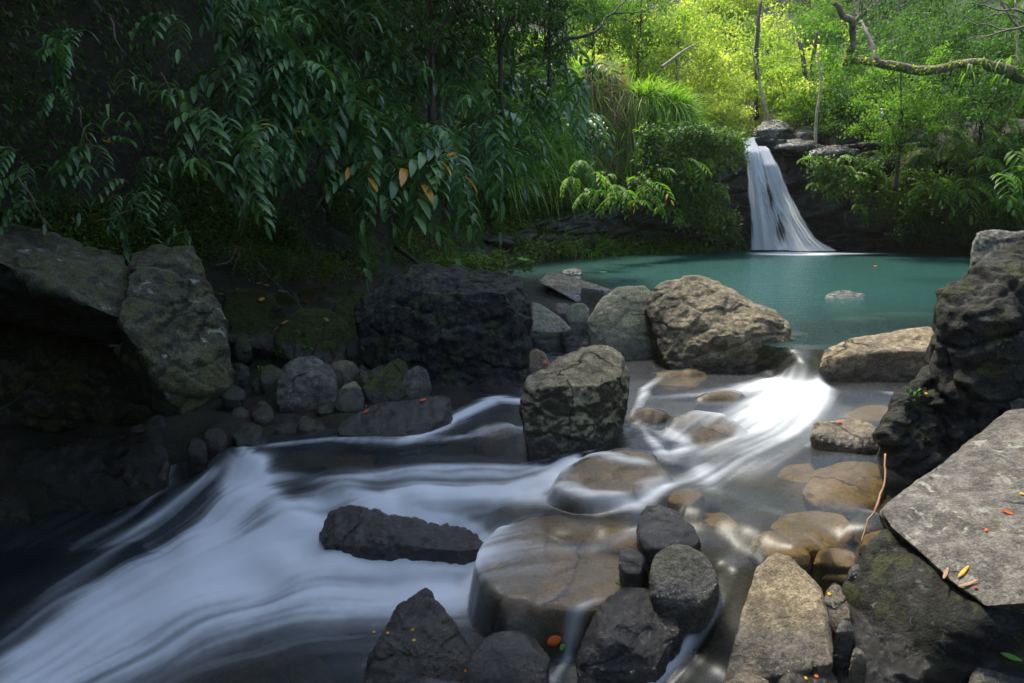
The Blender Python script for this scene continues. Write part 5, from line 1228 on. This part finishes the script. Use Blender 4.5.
limb_obj('sapling', [(812, 122, 21.7), (811, 90, 21.8), (812, 62, 21.9), (818, 30, 22)], [.08, .07, .06, .04], 'twig', 'dark twin trunk at right behind the ledge boulders', 'tree', wob=.04, seed=6)
limb_obj('sapling', [(757, 120, 22.5), (757, 80, 22.5), (756, 45, 22.6), (760, 0, 22.8)], [.09, .08, .07, .05], 'twig', 'upright brown trunk in the yellow glow above the waterfall', 'tree', wob=.05, seed=8)
limb_obj('sapling', [(1017, 66, 15.2), (1017, 35, 15.3), (1016, 0, 15.4)], [.02, .02, .018], 'palebark', 'thin whitish stem at the right edge above the mossy limb', 'tree', wob=.02, seed=9)
for pts, r0, i in SAP:
    limb_obj('sapling', pts, [r0, r0 * .85, r0 * .7, r0 * .35], ['palebark', 'twig'][i % 3 == 1], 'thin forest stem above the ledge, %s counting from the left' % ORD[i], 'tree', wob=.08, seed=200 + i, group='thin stems in the forest above the ledge', n=6)
# mossy limb
ml = empty('mossy_tree', V(1100, 150, y=14.0), 'leaning mossy tree limb reaching in from the right edge with an upright broken fork', 'tree')
def sub_limb(nm, pts, rad, mat='bark', seed=0, wob=.05):
    return limb_obj(nm, pts, rad, mat, None, None, parent=ml, wob=wob, seed=seed, n=10)
sub_limb('trunk', [(1110, 175, 14.0), (1075, 110, 14.0), (1040, 82, 14.0), (1005, 72, 14.0), (985, 62, 14.0), (955, 66, 14.0), (925, 71, 14.0), (895, 66, 14.0), (868, 61, 14.0), (843, 62, 14.0)], [.22, .19, .14, .11, .085, .08, .09, .085, .07, .05])
sub_limb('branch', [(846, 64, 14.0), (850, 52, 14.0), (854, 38, 13.9), (852, 22, 13.8), (843, 12, 13.8), (834, 3, 13.8)], [.09, .075, .06, .065, .055, .04], seed=2, wob=.04)
sub_limb('branch', [(852, 24, 13.8), (857, 19, 13.8), (862, 13, 13.75)], [.045, .035, .02], seed=3, wob=.02)
sub_limb('branch', [(876, 60, 14.0), (872, 46, 14.1), (867, 34, 14.2), (861, 20, 14.4)], [.06, .05, .035, .02], 'palebark', seed=4, wob=.02)
# epiphytes on the limb
def tuft(px, py, y, n, L, seed, parent, mat='gingerlit', w=.035, up=.4):
    r = np.random.default_rng(seed); p = np.array(V(px, py, y=y)); pts = np.tile(p, (n, 1)) + r.normal(size=(n, 3)) * .05
    mb = MB()
    for i in range(n):
        a = r.uniform(0, 2 * PI); d = np.array([math.cos(a) * .6, math.sin(a) * .6, up]); c = pts[i] - np.array(parent.location); rows = []
        for j in range(7):
            u = j / 6; s = np.cross(d, [0, 0, 1.]); s /= np.linalg.norm(s) + 1e-9; ww = w * .5 * math.sin(PI * (u * .9 + .08)); rows += [c - s * ww, c + s * ww]
            c = c + d / np.linalg.norm(d) * L / 6; d = d + np.array([0, 0, -.42])
        mb.add(np.array(rows), np.array([(2 * j, 2 * j + 1, 2 * j + 3, 2 * j + 2) for j in range(6)]), float(r.uniform(.3, .9)))
    return link('strap_leaves', mb.mesh('strap_leaves', M[mat]), parent)
for i, (x, y, n, L) in enumerate([(972, 70, 7, .38), (1006, 62, 9, .45), (1012, 74, 7, .4), (990, 64, 5, .25), (850, 62, 12, .16), (846, 54, 9, .14), (842, 66, 8, .14), (872, 58, 8, .12), (900, 66, 6, .1), (925, 70, 6, .1), (950, 64, 6, .1), (872, 70, 3, .2)]):
    tuft(x, y, 13.9, n, L, 70 + i, ml)
# moss fringe on the limb: small leaves
r2 = np.random.default_rng(77); xs = np.concatenate([r2.uniform(843, 1024, 260), r2.normal(850, 4, 120)]); ys = np.interp(xs, [843, 868, 895, 925, 955, 985, 1024], [62, 61, 66, 71, 66, 62, 76])
ys[260:] = r2.uniform(20, 66, 120); pp = np.array([V(a, b + r2.normal() * 2.2, y=13.93) for a, b in zip(xs, ys)]) - np.array(ml.location)
v, f = leaf_quads(pp, rand_dirs(len(pp), r2) + np.array([0, -.3, -.2]), rand_dirs(len(pp), r2), np.full(len(pp), .07), np.full(len(pp), .04))
mo = link('moss', mesh_np('moss', v, f, M['crown_y'], False, {'tint': np.repeat(r2.uniform(0, .6, len(pp)), 5)}), ml)
mo['kind'] = 'stuff'
# vines hanging from the limb
for i, (x, y0, y1, lb) in enumerate([(900, 70, 122, 'thin vine hanging from the mossy limb right of the rope'), (972, 72, 100, 'short vine hanging below the strap leaves')]):
    limb_obj('vine', [(x, y0, 14.0), (x + 1, (y0 + y1) / 2, 14.05), (x - 1, y1, 14.0)], [.012, .01, .006], 'twig', lb, 'vine', wob=.03, seed=20 + i)
# bare pale branches, top right
bt = empty('bare_tree', V(1080, 60, y=13), 'bare dry pale branches spreading in from the top right corner', 'tree')
def bb(pts, r0, seed): 
    o = limb_obj('branch', pts, np.linspace(r0, .006, len(pts)), 'dryb', None, None, parent=bt, wob=.05, seed=seed, n=6); return o
bb([(1080, 30, 13), (1045, 20, 13), (1010, 30, 13), (985, 36, 13), (968, 40, 13)], .035, 1); bb([(1045, 20, 13), (1015, 10, 13), (990, 8, 13), (965, 2, 13)], .025, 2)
bb([(1010, 30, 13), (995, 24, 13), (975, 22, 13), (955, 10, 13)], .015, 3); bb([(985, 36, 13), (978, 38, 13), (968, 32, 13)], .012, 4)
bb([(1015, 10, 13), (1000, 2, 13), (990, -8, 13)], .014, 5); bb([(1045, 20, 13), (1020, 18, 13), (1000, 14, 13), (985, 18, 13)], .014, 6); bb([(1080, -20, 13), (1040, 0, 13), (1015, -4, 13), (985, -6, 13), (960, 4, 13)], .02, 7)
bb([(1060, 70, 13.3), (1020, 30, 13.2), (1000, 0, 13.2), (995, -20, 13.2)], .03, 8)
# arching dark branch over the tall grass
ab = empty('leaning_tree', V(520, 60, y=12.6), 'dark bare branch arching from the thicket over the tall grass', 'tree')
for i, (pts, r0) in enumerate([([(520, 60, 12.6), (545, 48, 12.7), (563, 38, 12.8), (592, 35, 13), (600, 25, 13.1), (612, 14, 13.2), (625, 0, 13.4), (632, -12, 13.5)], .045),
                 ([(563, 38, 12.8), (562, 48, 12.8), (566, 56, 12.8)], .014), ([(592, 35, 13), (605, 24, 13.1), (608, 18, 13.1), (600, 10, 13.1)], .018),
                 ([(545, 48, 12.7), (550, 20, 12.8), (548, -10, 13)], .02), ([(612, 14, 13.2), (635, 12, 13.4), (655, 8, 13.6)], .016), ([(640, 10, 13.5), (641, 34, 13.5), (635, 45, 13.5)], .02)]):
    limb_obj('branch', pts, np.linspace(r0, .007, len(pts)), 'twig', None, None, parent=ab, wob=.06, seed=60 + i, n=6)
limb_obj('dead_branch', [(662, 66, 16.6), (680, 53, 16.8), (700, 42, 17)], [.035, .028, .012], 'palebark', 'pale bare branch sticking out right of the tall grass', 'branch', wob=.05, seed=66)
limb_obj('log', [(395, 247, 9.2), (405, 253, 9.1), (417, 263, 8.9)], [.035, .035, .03], 'twig', 'short dark log lying on the leafy bank behind the black boulder', 'log', wob=.01, seed=67)
# dark twigs and roots on the left bank
for i, (pts, mt, lb) in enumerate([
    ([(108, 18, 5.6), (122, 45, 5.6), (125, 60, 5.6)], 'browntwig', 'thin reddish twig hanging high in the deep shade at left'),
    ([(77, 105, 5.3), (82, 130, 5.3), (90, 153, 5.3)], 'browntwig', 'short reddish twig hanging in the deep shade above the big left boulder'),
    ([(20, 180, 4.9), (35, 205, 4.9), (48, 226, 4.9)], 'browntwig', 'brown twig slanting down to the big left boulder at the far left'),
    ([(160, 75, 6.0), (180, 120, 6.1), (200, 165, 6.2), (218, 190, 6.2)], 'browntwig', 'long slanting bamboo like twig in the shade left of the ginger plants'),
    ([(95, 225, 5.6), (120, 212, 5.7), (145, 205, 5.8)], 'browntwig', 'pale brown twig lying behind the big left boulder'),
    ([(215, 265, 6.6), (232, 258, 6.7), (238, 245, 6.8), (230, 272, 6.7)], 'browntwig', 'little tangle of pale roots on the bank right of the big left boulder'),
    ([(255, 262, 6.7), (285, 290, 6.9), (300, 297, 7.0)], 'twig', 'dark stick lying across the bank among fallen leaves'),
    ([(232, 195, 6.5), (245, 215, 6.6), (243, 232, 6.6)], 'browntwig', 'short brown stem below the single hanging ginger shoot')]):
    limb_obj('twig', pts, np.linspace(.008, .003, len(pts)), mt, lb, 'twig', wob=.04, seed=80 + i, n=5)
def strap_plant(px, py, y, n, L, w, label, group, seed, mat='ginger'):
    o = empty('strap_leaf_plant', V(px, py, y=y), label, 'plant', group); tuft(px, py, y, n, L, seed, o, mat, w, .9); return o
strap_plant(482, 105, 9.3, 9, .75, .075, 'broad strap leaved plant hanging in the dark thicket above the orange tipped ginger', None, 800)
strap_plant(350, 18, 8.6, 8, .7, .06, 'strap leaved plant at the top of the thicket left of the overhanging shrubs', None, 801)
rs = random.Random(91)
for i in range(20):
    x = 60 + i * 26 + rs.uniform(-10, 10); y = rs.uniform(20, 205); yd = np.interp(x, [50, 180, 260, 340, 430, 520, 600], [5.0, 5.9, 7.0, 8.6, 10.2, 12.0, 13.2])
    strap_plant(x, y, yd, rs.choice([7, 9, 11]), rs.uniform(.3, .55) * (yd / 9), rs.uniform(.02, .045), 'narrow strap leaved plant on the left bank, %s from the left' % ORD[i], 'strap leaved plants on the left bank', 810 + i)
# thin things in the right foreground
limb_obj('root', [(888, 455, 3.9), (884, 485, 3.75), (875, 505, 3.65), (868, 520, 3.6), (862, 545, 3.5)], [.006, .006, .007, .005, .003], 'dryleaf', 'reddish root trailing from the right bank into the clear shallows', 'root', wob=.02, seed=91, n=6)
limb_obj('stick', [(752, 681, 2.86), (775, 670, 2.9), (805, 662, 2.95), (838, 655, 3.0)], [.004, .005, .005, .004], 'palestick' if 'palestick' in M else 'palebark', 'thin pale curved stick lying along the foot of the tapering tan boulder', 'stick', seed=92, n=6)

# hanging rope with cloth, a tiny thing above the ledge
rp = empty('rope_swing', V(883, 132, y=17.6), 'tiny white and blue cloth on a rope with reddish end, hanging over the ledge', 'rope')
k = plain_mat('white_cloth', (.75, .75, .8)); kb = plain_mat('blue_cloth', (.03, .35, .62)); kw_ = plain_mat('reddish_wood', (.32, .13, .09))
limb_obj('rope', [(884, 60, 17.6), (884, 110, 17.6), (883, 121, 17.6)], [.008, .008, .008], 'twig', None, None, parent=rp, n=5)
def ribbon(pts, w, mat, nm):
    P = np.array([V(a, b, y=c) for a, b, c in pts]) - np.array(rp.location); mb = MB(); rows = []
    for p in P: rows += [p + [-w, 0, 0], p + [0, -.02, 0], p + [w, .01, 0]]
    mb.add(np.array(rows), np.array([q for i in range(len(P) - 1) for q in ((3 * i, 3 * i + 1, 3 * i + 4, 3 * i + 3), (3 * i + 1, 3 * i + 2, 3 * i + 5, 3 * i + 4))]))
    me = mb.mesh(nm, mat); o = link(nm, me, rp); md = o.modifiers.new('s', 'SOLIDIFY'); md.thickness = .006
ribbon([(883, 108.5, 17.6), (883.5, 110.5, 17.58)], .075, k, 'cloth'); ribbon([(883, 111, 17.6), (882, 114, 17.55), (881, 116.5, 17.6)], .03, k, 'cloth'); ribbon([(884, 113, 17.6), (885.5, 114.5, 17.57)], .035, k, 'cloth')
ribbon([(880, 117.5, 17.6), (879.5, 120, 17.6)], .025, kb, 'ribbon'); ribbon([(885.5, 117, 17.6), (885.5, 119.5, 17.6)], .032, kb, 'ribbon')
P = np.array([V(a, b, y=17.6) for a, b in [(884.5, 120), (884, 126), (883, 130), (883, 133.5)]]) - np.array(rp.location); mb = MB(); mb.tube(P, [.012, .04, .05, .02], 8); link('handle', mb.mesh('handle', kw_), rp)

# ------------------------------------------------------------------ fallen leaves
bpy.context.view_layer.update()
dgc = bpy.context.evaluated_depsgraph_get()
def drop(px, py):
    """the first real surface seen at that place of the photograph, looking past the water"""
    o = Vector((0, 0, CAM_Z)); d = Vector(ray(px, py)).normalized()
    for _ in range(6):
        ok, loc, nor, _i, ob, _m = scene.ray_cast(dgc, o, d)
        if not ok: return None
        if 'water' in ob.name and False: o = loc + d * .001; continue
        return loc, nor
    return None
def fallen(px, py, L, w, ang, mat, label, cat='leaf', curl=.3):
    h = drop(px, py)
    if h is None: return
    loc, nor = h; y = loc.y; mb = MB(); Lm = L / FPX * y; wm = w / FPX * y; rows = []
    for j in range(7):
        u = j / 6; ww = wm * .5 * math.sin(PI * (u * .86 + .07)) ** .8; zz = curl * Lm * (u - .5) ** 2
        rows += [(Lm * (u - .5), -ww, zz + ww * .3), (Lm * (u - .5), 0, zz), (Lm * (u - .5), ww, zz + ww * .3)]
    mb.add(np.array(rows), np.array([q for i in range(6) for q in ((3 * i, 3 * i + 1, 3 * i + 4, 3 * i + 3), (3 * i + 1, 3 * i + 2, 3 * i + 5, 3 * i + 4))]))
    o = link('fallen_leaf', mb.mesh('fallen_leaf', M[mat])); md = o.modifiers.new('s', 'SOLIDIFY'); md.thickness = max(.0008, wm * .06)
    n = (nor + Vector((0, -.25, .4))).normalized(); q = n.to_track_quat('Z', 'Y')
    o.rotation_mode = 'QUATERNION'; from mathutils import Quaternion
    o.rotation_quaternion = q @ Quaternion((0, 0, 1), math.radians(ang)); o.location = loc + n * (.004 + wm * .15)
    tag(o, label, cat)
for a in [(554, 640, 16, 11, 20, 'orange', 'bright orange leaf caught between the round wet stone and the broad flat rock'),
          (562, 647, 8, 6, 60, 'greenleaf', 'small green leaf right under the bright orange leaf'),
          (545, 363, 5, 4, 10, 'orange', 'orange leaf on the small stone left of the squat block'),
          (963, 573, 20, 4, 60, 'yellow', 'yellow needle leaf on the flat lichen boulder'),
          (968, 585, 24, 4, 45, 'dryleaf', 'long brown needle leaf nearest to the yellow one on the lichen boulder'),
          (946, 575, 18, 4, 100, 'dryleaf', 'brown needle leaf near the shaded rim of the lichen boulder'),
          (1007, 513, 13, 4, -25, 'orange', 'short orange brown leaf higher up on the lichen boulder'),
          (986, 531, 6, 3, 70, 'orange', 'tiny orange leaf in the middle of the lichen boulder'),
          (1022, 495, 5, 4, 0, 'yellow', 'tiny yellow leaf at the right edge on the lichen boulder'),
          (976, 588, 4, 3, 0, 'redleaf', 'tiny red leaf at the tip of the long brown needle leaf'),
          (1010, 657, 22, 6, -15, 'greenleaf', 'green blade leaf behind the small corner stone'),
          (262, 300, 6, 4, 20, 'yellow', 'small yellow leaf on the shaded left bank'),
          (306, 302, 6, 3, 0, 'redleaf', 'small red leaf on the shaded left bank'),
          (259, 284, 6, 3, 20, 'dryleaf', 'tan leaf left of its twin on the shaded bank litter'), (266, 286, 7, 3, -30, 'dryleaf', 'tan leaf right of its twin on the shaded bank litter'),
          (276, 278, 6, 3, 30, 'dryleaf', 'curled tan leaf highest on the shaded bank litter'), (283, 292, 10, 3, -10, 'dryleaf', 'long tan leaf on the dark stick of the shaded bank'),
          (238, 290, 6, 3, -40, 'dryleaf', 'tan leaf at the top of the dark mossy dome'), (221, 295, 5, 3, 0, 'dryleaf', 'tan leaf by the edge of the big left boulder'),
          (285, 323, 8, 3, 40, 'dryleaf', 'tan leaf on the left slope of the wide mossy boulder'), (277, 329, 7, 3, 30, 'dryleaf', 'tan leaf at the foot of the wide mossy boulder left slope'),
          (327, 320, 7, 3, -30, 'dryleaf', 'pale leaf on the crown of the wide mossy boulder'),
          (366, 412, 7, 3, 35, 'orange', 'orange leaf in front of the tan edged stone'), (423, 401, 8, 4, 30, 'orange', 'orange leaf at the foot of the speckled oval stone'),
          (862, 582, .1, .1, 0, 'yellow', ''), (829, 595, 4, 4, 0, 'yellow', 'yellow speck leaf on the small stone beside the tapering tan boulder'),
          (835, 630, 3, 3, 0, 'orange', 'orange speck leaf above the small square grey stone'),
          (805, 679, 4, 4, 0, 'yellow', 'yellow speck leaf on the dark red brown bottom stone'), (816, 677, 5, 4, 0, 'orange', 'orange speck leaf on the dark red brown bottom stone'),
          (374, 633, 4, 3, 0, 'yellow', 'yellow speck leaf leftmost on the pointed olive brown wet rock'), (388, 634, 4, 3, 0, 'yellow', 'yellow speck leaf second from left on the pointed olive brown wet rock'),
          (413, 630, 4, 3, 0, 'yellow', 'yellow speck leaf topmost on the pointed olive brown wet rock'), (414, 641, 4, 3, 0, 'yellow', 'yellow speck leaf just under the topmost one of the pointed olive brown wet rock'),
          (466, 671, 4, 3, 0, 'orange', 'orange speck leaf on the left rim of the round wet stone'), (619, 583, 7, 4, 20, 'greenleaf', 'light green leaf on top of the wet glistening angular rock'),
          (840, 423, 4, 4, 0, 'orange', 'orange speck leaf on the speckled tan topped rock'), (926, 394, 3, 3, 0, 'yellow', 'yellow speck leaf on the rough mossy hanging rock'),
          (875, 267, 4, 3, 0, 'orange', 'orange speck leaf floating on the pool'), (523, 261, 11, 6, -20, 'greenleaf', 'pale green leaf lying on the edge of the bank behind the black boulder'),
          (603, 273, 7, 3, 0, 'greenleaf', 'thin green leaf floating on the pool behind the slab')]:
    if a[2] < 1: continue
    fallen(*a)
# sprouts on the mossy rocks
for i, (x, y, s, lb) in enumerate([(307, 346, 1.3, 'larger green sprout on the wide mossy boulder'), (298, 331, .6, 'small green sprout higher on the wide mossy boulder left side'), (320, 331, .6, 'small green sprout higher on the wide mossy boulder right side'), (280, 352, .8, 'green sprout left of the grey angular boulder top'), (262, 371, .7, 'green sprout on the dark cobble above the left foot of the grey angular boulder'), (915, 395, .8, 'green sprout on the rough mossy hanging rock')]):
    h = drop(x, y)
    if h is None: continue
    r3 = np.random.default_rng(300 + i); n = 26
    pts = np.tile(np.array(h[0]), (n, 1)) + r3.normal(size=(n, 3)) * .03 * s
    v, f = leaf_quads(pts - np.array(h[0]), rand_dirs(n, r3) + np.array([0, -.3, .7]), np.tile([[0, 0, 1.]], (n, 1)), np.full(n, .045 * s), np.full(n, .02 * s))
    o = link('sprout', mesh_np('sprout', v, f, M['greenleaf'], False, {'tint': np.full(len(v), .5)}), None, h[0]); tag(o, lb, 'plant')
for i, (x, y, z, s) in enumerate([(-3.2, -5.2, -.5, .95), (2.6, -5.0, 0, .95), (6.8, 1.0, .5, 1.3), (-7.5, .5, 2, 1.4), (8.8, 4.8, .8, 1.4), (0, -9, 0, 1.5), (6, -6, 0, 1.4), (-6, -6, 0, 1.4)]):  # unseen trees added to cut sky light on the front faces
    o = empty('tree', (x, y, z), 'dense tree added behind the viewer to block sky light, %s of eight' % ORD[i], 'tree', 'dense sky blocking trees added behind the viewer'); o.scale = (s,) * 3; o.rotation_euler.z = i * 2.1
    link('trunk', PR['c1'][0], o); link('crown', PR['c1'][1], o)
# trees added on the near banks and behind the camera to block sky light
for i, (x, y, z, s, lb) in enumerate([(6.5, 3.5, 1.0, 1.25, 'right beside the lichen boulder bank'), (7.8, 7.2, .6, 1.2, 'behind the tall craggy right boulder'), (5.5, -1.5, .3, 1.3, 'on the right bank behind the viewer'), (-5.6, -1.5, .3, 1.3, 'on the left bank behind the viewer'), (.3, -6.5, 0, .9, 'downstream in the middle'), (9.5, 10.5, 1.0, 1.2, 'on the right bank beside the pool')]):
    o = empty('tree', (x, y, z), 'leafy tree added as sky blocker ' + lb, 'tree'); o.scale = (s,) * 3; o.rotation_euler.z = i * 1.3
    link('trunk', PR['d1'][0], o); link('crown', PR['d1'][1], o)
